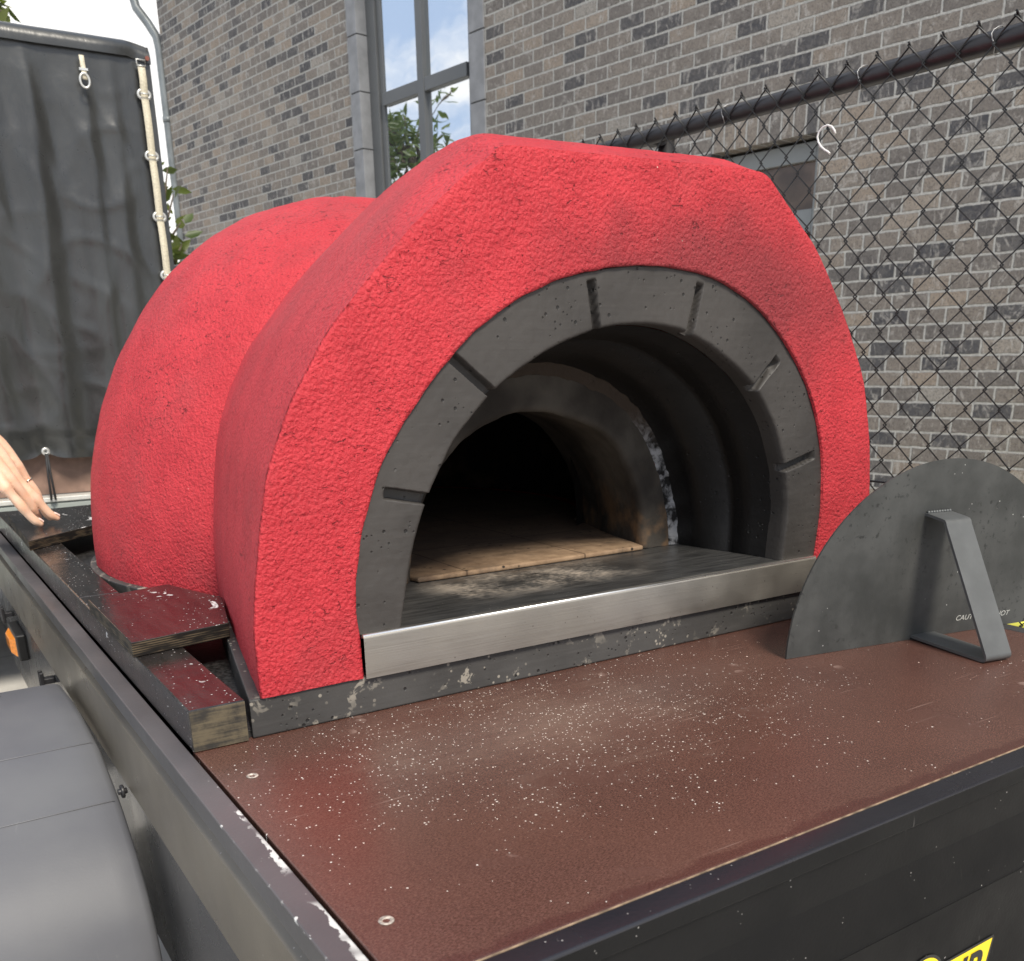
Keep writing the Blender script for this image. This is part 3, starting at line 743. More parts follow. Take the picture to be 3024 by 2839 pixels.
def text(name, s, size, mat, parent, mat4, shear=0., ext=.0003, align='LEFT', bold=0., sx=1.):
    c = bpy.data.curves.new(name, 'FONT'); c.body = s; c.size = size; c.shear = shear; c.extrude = ext; c.align_x = align; c.offset = bold
    o = bpy.data.objects.new(name+'_tmp', c); COL.objects.link(o)
    dg = bpy.context.evaluated_depsgraph_get(); me = bpy.data.meshes.new_from_object(o.evaluated_get(dg))
    COL.objects.unlink(o); bpy.data.objects.remove(o)
    mb = MB(); mb.add([mat4 @ Vector((v.co.x*sx, v.co.y, v.co.z)) for v in me.vertices], [tuple(p.vertices) for p in me.polygons])
    return link(name, mb, mat, parent)
def frame4(o, ex, ez):
    ex = Vector(ex).normalized(); ez = Vector(ez).normalized(); ny = ex.cross(ez)
    M = Matrix.Identity(4)
    for i in range(3): M[i][0] = ex[i]; M[i][1] = ez[i]; M[i][2] = ny[i]; M[i][3] = o[i]
    return M
text('lettering', 'UR', .066, M_BLACKV, STK, frame4(Zc((.905,yk-.0008,-.6565)), (1,0,0), (0,0,1)), .22, .0001, 'RIGHT', .0012, .86)
# fender over the wheel
fe = MB(); prof = [(2.02,-.80),(1.97,-.66),(1.87,-.56),(1.74,-.512),(1.62,-.503),(1.53,-.5045),(1.43,-.514),(1.405,-.5165),(1.305,-.555),(1.282,-.566),(1.222,-.608),(1.182,-.652),(1.160,-.70),(1.146,-.76),(1.142,-.83)]
rows = []
for x, dz in ((-.060,-.016),(-.056,-.004),(-.045,.0),(.05,.0),(.15,.0),(.176,-.0005),(.184,-.004),(.1875,-.012),(.188,-.03)):
    row = []
    for y, z in prof:
        c = Vector((1.58-y, -.92-z)); c.normalize()
        row.append(Zc((x, y+c.x*(-dz), z+c.y*(-dz))))
    rows.append(row)
fe.grid(rows, False, True)
FO = link('fender', fe, M_FENDER, TRL); so2 = FO.modifiers.new('thick', 'SOLIDIFY'); so2.thickness = .004
for y, z in ((1.417,-.5150),(1.2935,-.5600)):
    cr = MB(); cr.tube([Zc((-.05,y,z+.0004)), Zc((.180,y,z+.0002))], .0006, 6)
    link('crease', cr, M_CREASE, FO)
bt = MB()
for (y, z) in ((1.300,-.552),): 
    bt.tube([Zc((.186,y,z)), Zc((.1985,y,z))], .0042, 10); bt.tube([Zc((.190,y,z)), Zc((.1945,y,z))], .0095, 12)
link('fender_bolt', bt, M_VINYL, FO, bevel=.001)
for xw in (.03, 1.60):
    wh = MB(); cy, cz = 1.58, -CZ+.29
    ro = [(.0,.17),(-.01,.175),(-.02,.23),(-.03,.262),(-.012,.285),(.03,.29),(.08,.29),(.122,.285),(.14,.262),(.13,.23),(.12,.175),(.11,.17)]
    wh.grid([[Zc((xw+dx, cy+r_*cos(a), cz+r_*sin(a))) for a in [2*pi*i/48 for i in range(48)]] for dx, r_ in ro], True)
    wo = link('wheel', wh, M_RUBBER, TRL)
    rm_ = MB(); rm_.grid([[Zc((xw+dx, cy+r_*cos(a), cz+r_*sin(a))) for a in [2*pi*i/32 for i in range(32)]] for dx, r_ in ((.0,.172),(.02,.155),(.03,.06),(.01,.05),(.01,.0005))], True); link('rim', rm_, M_RIM, wo)
# far-side fender
fe2 = MB(); fe2.grid([[Zc((x, y, z)) for y, z in prof] for x in (1.446, 1.70)], False, True); f2_ = link('fender', fe2, M_FENDER, TRL); f2_.modifiers.new('thick', 'SOLIDIFY').thickness = .004
# H-shaped rope cleats, marker lamp
for y, z in ((2.660,-.583),(1.997,-.580)):
    c = MB(); 
    c.box(Zc((.178,y-.010,z-.020)), Zc((.186,y-.004,z+.020))); c.box(Zc((.178,y+.012,z-.020)), Zc((.186,y+.018,z+.020)))
    c.box(Zc((.180,y-.006,z-.006)), Zc((.2055,y+.014,z+.006)))
    link('latch', c, M_VINYL, TRL, bevel=.002)
lm = MB(); lm.box(Zc((.183,2.44,-.652)), Zc((.206,2.60,-.588))); lo = link('marker_lamp', lm, M_BLACKV, TRL, bevel=.004)
ln = MB(); ln.add([Zc(p) for p in ((.1835,2.455,-.645),(.1835,2.585,-.645),(.1835,2.585,-.598),(.1835,2.455,-.598),(.172,2.48,-.637),(.172,2.56,-.637),(.172,2.56,-.606),(.172,2.48,-.606))], [(4,5,6,7),(0,1,5,4),(1,2,6,5),(2,3,7,6),(3,0,4,7)]); link('lens', ln, M_ORANGE, lo, bevel=.002)
# chassis and drawbar
tb('chassis', M_FRONT, [((.45,.6,-.84),(.51,4.0,-.776)),((1.12,.6,-.84),(1.18,4.0,-.776)),((.45,1.55,-1.09),(1.18,1.61,-1.03)),((.51,1.52,-1.03),(.57,1.64,-.84)),((1.06,1.52,-1.03),(1.12,1.64,-.84))])
# deck boards beside the oven, stained black
dk = MB(); dk.box(Zc((.291,1.014,-.4104)), Zc((1.40,2.868,-.3925)))
link('deck', dk, mat_simple('dusty_black_deck', (.022, .021, .021), .55, nscale=160., namp=.9, bump=(90., .3, .002)), TRL, bevel=.001)

# ------------------------------------------------------------------ timber beams and loose ply boards on the left
def beam(y0, y1, label):
    mb = MB(); mb.box(Zc((.2258,y0+.0006,-.3995)), Zc((.2888,y1,-.3512)))
    o = link('timber_beam', mb, M_BWOOD, org=(.2575,(y0+y1)/2,CZ-.3995), bevel=.0018)
    tag(o, label, 'timber', 'timber beams along the left rail')
    e = MB(); e.box(Zc((.2268,y0-.0006,-.3990)), Zc((.2878,y0+.0008,-.3525))); link('end_grain', e, M_BEND, o)
    return o
beam(1.0005, 1.655, 'black stained timber beam nearest the worktop with a worn end')
beam(1.657, 2.86, 'long black timber beam running behind the nearer one to the far corner')
def board(poly, z0, z1, label):
    cx = sum(p[0] for p in poly)/len(poly); cy = sum(p[1] for p in poly)/len(poly)
    mb = MB(); n = len(poly)
    mb.prism([(x,y) for x,y in poly], CZ+z0, CZ+z1)
    me_mats = [M_BWOOD, M_BPLY]
    o = link('plywood_board', mb, me_mats, org=(cx,cy,CZ+z0), bevel=.0012)
    for p in o.data.polygons: p.material_index = 0 if abs(p.normal.z) > .5 else 1
    tag(o, label, 'board', 'loose ply boards lying across the beams')
    return o
board([(.2222,1.2439),(.3557,1.2690),(.3942,1.4257),(.3500,1.5740),(.3330,1.5700),(.2223,1.5372)], -.3508, -.3306, 'black ply board with cut corner lying across the beam beside the hood')
board([(.2195,2.1691),(.3664,2.3091),(.440,2.40),(.46,2.69),(.2450,2.655),(.2300,2.61)], -.3508, -.3306, 'black ply board at the far corner under the hand')

# ------------------------------------------------------------------ oven
OV = thing('pizza_oven', 'red stucco domed wood oven with a black arched mouth', 'oven', (.83, 1.5, CZ-.4004))
OX = .83
def jit(p, amp, sc=26.):
    v = Vector(p); n_ = noise.noise_vector(v*sc)+.5*noise.noise_vector(v*sc*2.7); return v+n_*amp
outer = [(.306,-.3535),(.306,-.289),(.312,-.231),(.333,-.128),(.347,-.086),(.369,-.040),(.395,.001),(.421,.037),(.460,.078),(.492,.109),(.525,.141),(.558,.168),(.591,.193)]
outerR = [(1.105,.200),(1.140,.172),(1.176,.142),(1.215,.096),(1.250,.052),(1.282,.003),(1.307,-.043),(1.334,-.131),(1.346,-.205),(1.352,-.28),(1.353,-.3535)]
NN = 260
top = [(.620,.213),(.634,.2245),(.645,.2290),(.665,.2305),(.75,.2320),(.888,.2345),(1.00,.2360),(1.030,.2360),(1.052,.2345),(1.068,.2290),(1.085,.2170)]
OUT = resample([(x,z,0) for x,z in outer+top+outerR], NN, 1)
arch_o = [(.4325,-.3535),(.4315,-.31),(.429,-.280),(.430,-.250),(.436,-.210),(.445,-.172),(.458,-.140),(.473,-.105),(.497,-.070),(.533,-.027),(.584,.023),(.636,.058),(.673,.077),(.717,.0935),(.760,.1035),(.800,.110),(.840,.1140),(.882,.1145),(.948,.108),(1.002,.094),(1.060,.067),(1.115,.027),(1.159,-.019),(1.191,-.066),(1.214,-.120),(1.225,-.164),(1.231,-.225),(1.229,-.262),(1.2255,-.31),(1.2245,-.3535)]
ARO_full = resample([(x,z,0) for x,z in arch_o], NN, 1)
# collar: front face + flared hood running back into the dome
def sx_(y): 
    d = y-1.0
    return 1-.40*d if d < .13 else .948-.405*(d-.13)
def sz_(y):
    K = [(1.0,1.0),(1.02,1.012),(1.06,1.040),(1.12,1.046),(1.2,1.040),(1.3,1.022),(1.4,.998),(1.5,.965),(1.6,.925),(1.72,.87)]
    for (a,b),(c,d) in zip(K,K[1:]):
        if y <= c: return b+(d-b)*(y-a)/(c-a)
    return K[-1][1]
front_b = MB(); rows = []
NR = 34
for i in range(NR+1):
    u = i/NR; row = []
    for a, b in zip(ARO_full, OUT):
        p = a.lerp(b, u)
        cave = 0.
        if u > .965: cave = .002*((u-.965)/.035)**2
        q_ = jit((p.x, 1.0+cave, CZ+p.y), .0008)
        if u < .001: q_ = Vector((p.x, 1.0, CZ+p.y))+noise.noise_vector(Vector((p.x*40,p.y*40,0)))*.0016
        row.append(q_)
    rows.append(row)
rows.insert(0, [Vector((p.x, 1.022, CZ+p.y)) for p in ARO_full])
hood_rows = []
ys = [1.002,1.004,1.010,1.02]+[1.02+.0125*i for i in range(1,58)]
for y in ys:
    row = []
    for p in OUT:
        x = OX+.005+(p.x-OX-.005)*sx_(y); z = -.3535+(p.y+.3535)*(1+(sz_(y)-1)*min(1,max(0,(p.y+.20)/.4)))
        e = .004*(1-min(1,(y-1.003)/.012)) if y < 1.015 else 0
        row.append(jit((x, y, CZ+z), .0008))
    hood_rows.append(row)
rows.append(hood_rows[0])
front_b.grid(rows, False, True)
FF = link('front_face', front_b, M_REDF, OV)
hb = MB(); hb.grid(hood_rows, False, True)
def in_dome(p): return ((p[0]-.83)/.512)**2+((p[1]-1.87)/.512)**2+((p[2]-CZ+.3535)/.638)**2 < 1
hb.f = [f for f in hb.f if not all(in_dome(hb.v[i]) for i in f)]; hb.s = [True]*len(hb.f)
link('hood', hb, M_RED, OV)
# dome
DC = (.83, 1.87); DR, DH = .527, .655
db = MB(); rows = []; nd_ = 230; md_ = 84
for i in range(md_+1):
    a = (i/md_)*pi/2*.9985
    r_ = DR*cos(a)**(2/2.06); z = -.3535+DH*sin(a)**(2/2.06)
    rows.append([jit((DC[0]+r_*cos(2*pi*k/nd_), DC[1]+r_*sin(2*pi*k/nd_), CZ+z), .0016, 18.)+noise.noise_vector(Vector((cos(2*pi*k/nd_)*2.2,sin(2*pi*k/nd_)*2.2,z*4)))*.004 for k in range(nd_)])
db.grid(rows, True, True); e = len(db.v)-nd_; db.f.append(tuple(e+k for k in range(nd_))); db.s.append(True)
keep = [(f, s) for f, s in zip(db.f, db.s) if not all(db.v[i][1] < 1.56 and abs(db.v[i][0]-.83) < .335 and db.v[i][2] < CZ+.08 for i in f)]
db.f = [k[0] for k in keep]; db.s = [k[1] for k in keep]
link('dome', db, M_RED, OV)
# concrete base slab following hood and dome
bp = []
for i in range(13):
    y = 1.0035+i*.045; s = sx_(y); bp.append((OX-(.525+.010)*s-.002, y))
bp = [p for p in bp if (p[0]-DC[0])**2+(p[1]-DC[1])**2 > (DR+.014)**2]
a0 = math.atan2(bp[-1][1]-DC[1], bp[-1][0]-DC[0])
aL = math.atan2(1.53-DC[1], .39-DC[0])
circ = []
st_ = aL+2*pi; en_ = pi-aL-2*pi*0
for i in range(61):
    a = (pi+.70) - (2*pi-2*(pi/2-.70) - 0)*i/60 if False else None
angs = [pi+.66-(2*.66+pi)*i/60 for i in range(61)]
circ = [(DC[0]+(DR+.013)*cos(a), DC[1]+(DR+.013)*sin(a)) for a in angs]
bl = [p for p in bp if p[1] < circ[0][1]-.01]
br_ = [(2*OX+.006-p[0], p[1]) for p in bl][::-1]
bs = MB(); bs.prism(bl+circ+br_, CZ-.3998, CZ-.3537)
link('base_slab', bs, M_BASE, OV, bevel=.002)
# arch ring of the mouth with six recessed joints
ai = [(.4885,-.3008),(.495,-.269),(.510,-.207),(.532,-.150),(.566,-.093),(.589,-.067),(.622,-.036),(.662,-.009),(.715,.0175),(.770,.0355),(.815,.0435),(.856,.0450),(.893,.0430),(.930,.0360),(.975,.0195),(1.020,-.0040),(1.061,-.0320),(1.094,-.066),(1.118,-.098),(1.133,-.130),(1.147,-.165),(1.1565,-.218),(1.155,-.262),(1.1525,-.3008)]
ao = [(.4325,-.3008)]+[p for p in arch_o if p[1] > -.295]+[(1.2250,-.3008)]
NA = 1100
AI = resample([(x,z,0) for x,z in ai], NA, 1); AO = resample([(x,z,0) for x,z in ao], NA, 1)
joints = [((.4775,-.1395),(.538,-.152)),((.573,.006),(.628,-.036)),((.7715,.094),(.780,.044)),((.953,.094),(.939,.037)),((1.110,-.002),(1.068,-.041)),((1.205,-.142),(1.142,-.158))]
jl = [(Vector(a), Vector(b)) for a, b in joints]
def groove(p):
    g_ = 0.
    for a, b in jl:
        ab = b-a; ap = Vector((p.x,p.y))-a; L = ab.length; u_ = ap.dot(ab)/L
        if -.002 < u_ < L+.02:
            dd = abs(ap.x*ab.y-ap.y*ab.x)/L
            k = min(1, max(0, (.0070-dd)/.0012)); k *= min(1, max(0, (u_+.002)/.003)); g_ = max(g_, k)
    return g_
ab_ = MB(); rows = []
for i in range(31):
    u = i/30; row = []
    for a, b in zip(AO, AI):
        p = a.lerp(b, u); e = 0
        if u > .93: e = .003*((u-.955)/.045)**2 if u > .955 else 0
        row.append(jit((p.x, 1.0045+.0150*groove(p)+e, CZ+p.y), .0006, 40.))
    rows.append(row)
rows.insert(0, [Vector((p.x, 1.03, CZ+p.y)) for p in AO])
for dy in (.012, .02, .035): rows.append([Vector((p.x+(OX-p.x)*.004, 1.0045+dy+.004*groove(p), CZ+p.y)) for p in AI])
ab_.grid(rows, False, True)
link('mouth_arch', ab_, M_ARCH, OV)
# vestibule behind it
NV = 160
cr_ = [(.545,-.3008),(.553,-.24),(.566,-.19),(.588,-.14),(.612,-.105),(.652,-.065),(.70,-.034),(.76,-.012),(.815,-.003),(.869,-.004),(.910,-.014),(.969,-.037),(1.020,-.071),(1.056,-.114),(1.082,-.157),(1.1005,-.205),(1.1125,-.245),(1.1190,-.281),(1.1225,-.3008)]
CRK = resample([(x,z,0) for x,z in cr_], NV, 1); AIv = resample([(x,z,0) for x,z in ai], NV, 1)
vb = MB(); rows = []
for y, u, dx in ((1.038,.02,.0),(1.07,.12,.001),(1.100,.30,.001),(1.1015,.30,-.002),(1.116,.40,-.002),(1.1175,.40,.0),(1.16,.66,0),(1.180,.80,0),(1.1815,.80,-.0015),(1.2165,1.,-.001)):
    row = []
    for a, b in zip(AIv, CRK):
        p = a.lerp(b, u); c = Vector((OX-p.x, -.2-p.y)); c.normalize()
        row.append(jit((p.x-c.x*(-dx), y, CZ+p.y-c.y*(-dx)), .0008, 30.))
    rows.append(row)
vb.grid(rows, False, True); link('vestibule', vb, M_VEST, OV)
ip = [(.610,-.3008),(.618,-.25),(.632,-.20),(.660,-.152),(.690,-.119),(.715,-.100),(.740,-.087),(.777,-.074),(.815,-.069),(.850,-.0705),(.885,-.078),(.922,-.089),(.960,-.104),(.990,-.127),(1.014,-.160),(1.031,-.190),(1.044,-.228),(1.0495,-.270),(1.049,-.3008)]
INN = resample([(x,z,0) for x,z in ip], NV, 1)
mo = MB(); mr = []
for u, y in ((-.06,1.210),(.0,1.2135),(.16,1.2125),(.24,1.2175)):
    mr.append([jit((a.lerp(b,u).x, y, CZ+a.lerp(b,u).y), .0022, 55.) for a, b in zip(CRK, INN)])
mo.grid(mr, False, True); link('mortar_joint', mo, M_MORTAR, OV)
ib = MB(); rows = []
for u in [.22+.78*i/10 for i in range(11)]:
    rows.append([jit((a.lerp(b,u).x, 1.216+(.006*max(0,(u-.85)/.15)**2), CZ+a.lerp(b,u).y), .0014, 40.) for a, b in zip(CRK, INN)])
for y, s in ((1.235,1.0),(1.27,1.02),(1.31,1.05),(1.37,1.13),(1.44,1.24),(1.50,1.32)):
    rows.append([jit((OX+(p.x-OX)*s, y, CZ-.3008+(p.y+.3008)*(1+.03*(y-1.216)/.15)), .0016, 35.) for p in INN])
ib.grid(rows, False, True); link('inner_arch', ib, M_SOOT, OV)
cb = MB(); rows = []
for i in range(25):
    a = i/24*pi/2*.995; r_ = .495*cos(a); z = -.3008+.57*sin(a)
    rows.append([(DC[0]+r_*cos(2*pi*k/96), DC[1]+r_*sin(2*pi*k/96), CZ+z) for k in range(96)])
cb.grid(rows, True, True)
keep = [(f, s) for f, s in zip(cb.f, cb.s) if not all(cb.v[i][1] < 1.49 and abs(cb.v[i][0]-.83) < .26 and cb.v[i][2] < CZ-.03 for i in f)]
cb.f = [k[0] for k in keep]; cb.s = [k[1] for k in keep]
link('fire_chamber', cb, M_BLACKSOOT, OV)
# firebrick floor
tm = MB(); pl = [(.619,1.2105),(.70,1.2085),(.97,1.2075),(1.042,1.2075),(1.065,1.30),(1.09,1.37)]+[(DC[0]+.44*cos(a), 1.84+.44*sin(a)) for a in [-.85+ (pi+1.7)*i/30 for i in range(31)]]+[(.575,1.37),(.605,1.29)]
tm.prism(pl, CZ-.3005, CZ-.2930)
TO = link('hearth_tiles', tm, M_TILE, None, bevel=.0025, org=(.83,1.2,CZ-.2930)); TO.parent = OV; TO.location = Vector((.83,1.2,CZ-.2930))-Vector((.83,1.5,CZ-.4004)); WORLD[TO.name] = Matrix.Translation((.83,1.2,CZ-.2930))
# steel shelf and fascia
shf = MB(); shf.box(Zc((.434,1.0012,-.3050)), Zc((1.2235,1.235,-.3012)))
SH = link('shelf', shf, M_SILL, None, org=(.83,1.0,CZ-.3012)); SH.parent = OV; SH.location = Vector((.83,1.0,CZ-.3012))-Vector((.83,1.5,CZ-.4004)); WORLD[SH.name] = Matrix.Translation((.83,1.0,CZ-.3012))
fsc = MB(); rows = []
for x in (.4342, 1.2225):
    rows.append([Zc((x, y, z)) for y, z in ((1.0075,-.3004),(1.0010,-.3002),(.9988,-.3006),(.9972,-.3016),(.9964,-.3032),(.9962,-.3050),(.9962,-.3538),(1.0,-.3543))])
fsc.grid(rows, False, True)
fo = link('steel_fascia', fsc, M_STEEL, OV)
fe_ = MB(); fe_.tube([Zc((.4345,.9992,-.3019)), Zc((1.2222,.9992,-.3019))], .0024, 12)
link('fold_highlight', fe_, mat_simple('highlight_steel', (.92, .91, .87), .34, 1.), OV)  # brighter steel strip paints the highlight along the fascia fold
fo.modifiers.new('edge', 'EDGE_SPLIT').split_angle = radians(50)

# ------------------------------------------------------------------ steel oven door standing on the worktop
DA = Vector((1.0108,.8602,ZT_+CZ)); dd_ = Vector((.9847,-.1744,0)).normalized(); dn_ = Vector((-dd_.y*-1*-1, -dd_.x, 0)); dn_ = Vector((dd_.y, -dd_.x, 0)).normalized()
RD = .2655
def Dp(s, out, h): return DA+dd_*s+dn_*out+Vector((0,0,h))
DO = thing('steel_door', 'dark half-round steel oven door with strap handle standing on the worktop', 'door', tuple(Dp(RD,0,0)), math.atan2(dd_.y, dd_.x)); DO['kind'] = 'thing'
pl = MB(); n = 96
arc = [(RD-RD*cos(pi*i/n), RD*.985*sin(pi*i/n)+.0004) for i in range(n+1)]
pl.add([Dp(s,0,h) for s,h in arc]+[Dp(s,-.003,h) for s,h in arc], [tuple(range(n+1)), tuple(range(n+1,2*n+2))[::-1]]+[(i,(i+1)%(n+1),n+1+(i+1)%(n+1),n+1+i) for i in range(n+1)])
PLT = link('plate', pl, M_DOOR, DO)
hd = MB(); path = [(-.002,.1880),(.006,.1878),(.0330,.1838),(.0370,.1826),(.0395,.1800),(.0410,.1760)]+[(.041+(.1355-.041)*u, .176+(.0120-.176)*u) for u in (.25,.5,.75,1.)]+[(.1366,.0085),(.1360,.0048),(.1335,.0022),(.1290,.0012),(.10,.0016),(.06,.0022),(.03,.0028),(.0,.0034)]
hw = .0235; s0 = .249; th = .0040; rows = []
P2 = [Vector(p) for p in path]
off = []
for i, p in enumerate(P2):
    d = (P2[min(i+1,len(P2)-1)]-P2[max(i-1,0)]).normalized(); off.append(p+Vector((d.y, -d.x))*th)
for s in (s0-hw, s0+hw):
    rows.append([Dp(s, p.x, p.y) for p in P2]); 
r0 = rows; r1 = [[Dp(s, p.x, max(p.y,.0045)) for p in off] for s in (s0-hw, s0+hw)]
hd.grid([r0[0], r0[1], r1[1], r1[0], r0[0]], False, True)
ho = link('handle', hd, M_HANDLE, DO); ho.modifiers.new('edge', 'EDGE_SPLIT').split_angle = radians(50)
wl = MB(); wl.box((0,0,0),(0,0,0)); wl = MB()
for i in range(9):
    wl.tube([Dp(s0-hw+.005*i+.003, .0015, .1885), Dp(s0-hw+.005*i+.006, .003, .1895)], .0022, 6)
link('weld', wl, M_HANDLE, DO)
text('lettering', 'CAUTION', .0112, M_ENGRAVE, PLT, frame4(Dp(.3120,.0003,.0192), tuple(dd_*.9995+Vector((0,0,-.03))), (0,0,1)), .3, .00005, 'LEFT', 0., 1.15)
text('lettering', 'HOT', .0112, M_ENGRAVE, PLT, frame4(Dp(.3955,.0003,.0165), tuple(dd_*.9995+Vector((0,0,-.03))), (0,0,1)), .3, .00005, 'LEFT', 0., 1.15)

# ------------------------------------------------------------------ yellow crate by the wall foot, beyond the fence
c0 = Vector((4.215, 2.20, 0))
CR = thing('plastic_crate', 'yellow plastic crate on the pavement beyond the fence', 'crate', tuple(c0), WY)
Mw = WORLD[CR.name]
def cbx(name, mat, bxs):
    mb = MB()
    for a, b in bxs: mb.box(a, b)
    mb.v = [tuple(Mw @ Vector(p)) for p in mb.v]; return link(name, mb, mat, CR, bevel=.004)
cbx('shell', M_YPLASTIC, [((-.25,-.45,.01),(-.23,.32,.24)),((.23,-.45,.01),(.25,.32,.24)),((-.229,-.45,.01),(.229,-.43,.24)),((-.229,.30,.01),(.229,.32,.24)),((-.229,-.429,.01),(.229,.299,.03))])
for i in range(6): cbx('rib', M_YPLASTIC, [((-.262,-.46+i*.155,.0),(-.2505,-.445+i*.155,.21))])
cbx('rim', M_YPLASTIC, [((-.27,-.47,.241),(.27,-.425,.262)),((-.27,.295,.241),(.27,.34,.262)),((-.27,-.424,.241),(-.225,.294,.262)),((.225,-.424,.241),(.27,.294,.262))])

# ------------------------------------------------------------------ covered trailer behind
TY = 4.3
TT = thing('covered_trailer', 'trailer under a tall black tarpaulin cover behind the oven trailer', 'trailer', (.1, TY+1.4, 0))
X0, X1 = -1.05, 1.149
def fold(x, z):
    # broad hanging folds that drift and widen on the way down, gathered at the hem eyelet
    v = 0.
    for x0, dr, wd_, a in ((-.75,.05,.07,.03),(-.45,-.04,.06,.014),(-.12,.06,.07,.015),(.22,.03,.05,.020),(.36,.02,.02,.008),(.47,.05,.04,.022),(.60,.05,.03,-.012),(.70,.055,.032,.024),(.79,.07,.05,-.018),(.90,.05,.022,.016),(1.0,.06,.028,.018)):
        c = x0-dr*(1.19-z)*.55; ww = wd_*(1+.25*(1.19-z)); v += a*(min(1,(1.19-z)*3))*exp(-((x-c)/ww)**2)
    n1 = noise.noise(Vector((x*5.5, z*1.3, 1.7)))*.009 + noise.noise(Vector((x*11, z*2.2, 4.7)))*.004
    v *= .62
    n1 += .011*max(0,.35-abs(noise.noise(Vector((x*7+z*2.2, z*2.6-x*2, 9.)))))**1.5*2.5 + .008*max(0,.3-abs(noise.noise(Vector((x*4-z*3, z*5+x*3, 2.)))))**1.5*2.5
    v += n1*min(1,(1.19-z)*4)
    de = sqrt((x-.553)**2+((z+.304)*1.4)**2)
    v -= .02*exp(-(de/.07)**2)
    return v
tp = MB(); rows = []
nx, nz = 170, 120
for j in range(nz+1):
    v = j/nz; row = []
    for i in range(nx+1):
        x = X0+(X1-X0)*i/nx; z = 1.150-(1.150+.332)*v
        if x > 1.063: zt_ = -.0
        hem = 0.
        if v > .94: hem = -.006
        zz = z
        if z < -.15: zz = z+.020*exp(-((x-.553)/.035)**2)*(-.15-z)/.18-.006*abs(sin((x-.553)*pi/.42))*(-.15-z)/.18
        f = fold(x, z)*(1. if x < 1.0 else max(.25, 1-(x-1.0)*8))
        if x > 1.047 and x < 1.056: f -= .006
        row.append(Zc((x, TY-f-.004-hem, zz)))
    rows.append(row)
tp.grid(rows, False, True); TPO = link('tarpaulin_front', tp, M_TARP, TT)
rows = []
rp = MB()
for yy, zz in ((-.022,1.128),(-.023,1.148),(-.021,1.158),(-.015,1.170),(-.006,1.180),(.006,1.1865),(.03,1.1905),(.3,1.20),(1.4,1.235),(2.5,1.20),(2.80,1.185)):
    row = []
    for x in [X0]+[X0+.1*i for i in range(1,21)]+[1.063,1.085,1.11,1.132,1.146,X1+.003]:
        dz = -(max(0, x-1.063)/.086)**1.3*.016
        row.append(Zc((x, TY+yy+(.012 if yy < 0 and x > 1.07 else 0), zz+dz+.002*noise.noise(Vector((x*6,yy*4,0))))))
    rows.append(row)
rp.grid(rows, False, True); link('tarpaulin_roof', rp, M_TARP, TT)
for xs, nm in ((X1, 1), (X0, -1)):
    sb = MB(); rows = []
    for i in range(60):
        y = TY-.004+2.8*i/59
        rows.append([Zc((xs+.006*nm*noise.noise(Vector((y*3,z*2,0)))-.004*nm, y, z)) for z in [1.172-(1.172+.33)*k/30 for k in range(31)]])
    sb.grid(rows, False, True); link('tarpaulin_side', sb, M_TARP, TT)
sb = MB(); sb.grid([[Zc((X0+(X1-X0)*i/20, TY+2.8, z)) for z in (1.17, -.33)] for i in range(21)], False, True); link('tarpaulin_back', sb, M_TARP, TT)
# strap with oval rings
sp = MB(); xs_ = [(1.1085,1.100),(1.1075,1.003),(1.1085,.792),(1.1096,.576),(1.1113,.3606),(1.113,.146),(1.1145,-.068),(1.116,-.30)]
rows = [[],[]]
for k, (a, b) in enumerate(zip(xs_, xs_[1:])):
    for i in range(8):
        u = i/8.; x = a[0]+(b[0]-a[0])*u; z = a[1]+(b[1]-a[1])*u; yy = TY-.030-.008*sin(pi*u)
        rows[0].append(Zc((x-.0135,yy,z))); rows[1].append(Zc((x+.0135,yy,z)))
sp.grid(rows, False, True); SO = link('strap', sp, M_STRAP, TT); SO.modifiers.new('thick', 'SOLIDIFY').thickness = .003
def ring(name, cx, cz, a, b, rr, parent, yy=TY-.026, mat=M_EYE):
    mb = MB(); mb.tube([Zc((cx+a*cos(2*pi*i/24), yy, cz+b*sin(2*pi*i/24))) for i in range(25)], rr, 8, cap=False); return link(name, mb, mat, parent)
for x, z in xs_[1:-1]:
    o = ring('eyelet', x, z, .0225, .0165, .0055, TT)
    b = MB(); b.tube([Zc((x-.017,TY-.042,z)), Zc((x+.017,TY-.042,z))], .0028, 8); link('turn_bar', b, M_EYE, o)
bk_ = MB(); x, z = 1.1085, 1.108
bk_.tube([Zc(p) for p in ((x-.016,TY-.032,z-.010),(x-.016,TY-.032,z+.010),(x+.016,TY-.032,z+.010),(x+.016,TY-.032,z-.010),(x-.016,TY-.032,z-.010))], .003, 8); link('buckle', bk_, M_EYE, SO)
rv = MB(); rv.tube([Zc((1.136,TY-.02,1.128)), Zc((1.136,TY-.026,1.128))], .008, 12); link('rivet', rv, mat_simple('rusty_rivet', (.2,.06,.04), .6), TT)
# hanging strap and ring
hs = MB(); hs.grid([[Zc((.8935+dx, TY-.040-.004*k, z)) for k, z in enumerate((1.104,1.08,1.06,1.04,1.022))] for dx in (-.0085,.0085)], False, True); hso = link('hanging_strap', hs, M_STRAP, TT); hso.modifiers.new('thick', 'SOLIDIFY').thickness = .003
ring('oval_ring', .8915, 1.018, .0165, .0235, .0045, hso, TY-.055)
b = MB(); b.box(Zc((.878,TY-.052,1.052)), Zc((.908,TY-.044,1.060))); link('clip', b, M_EYE, hso)
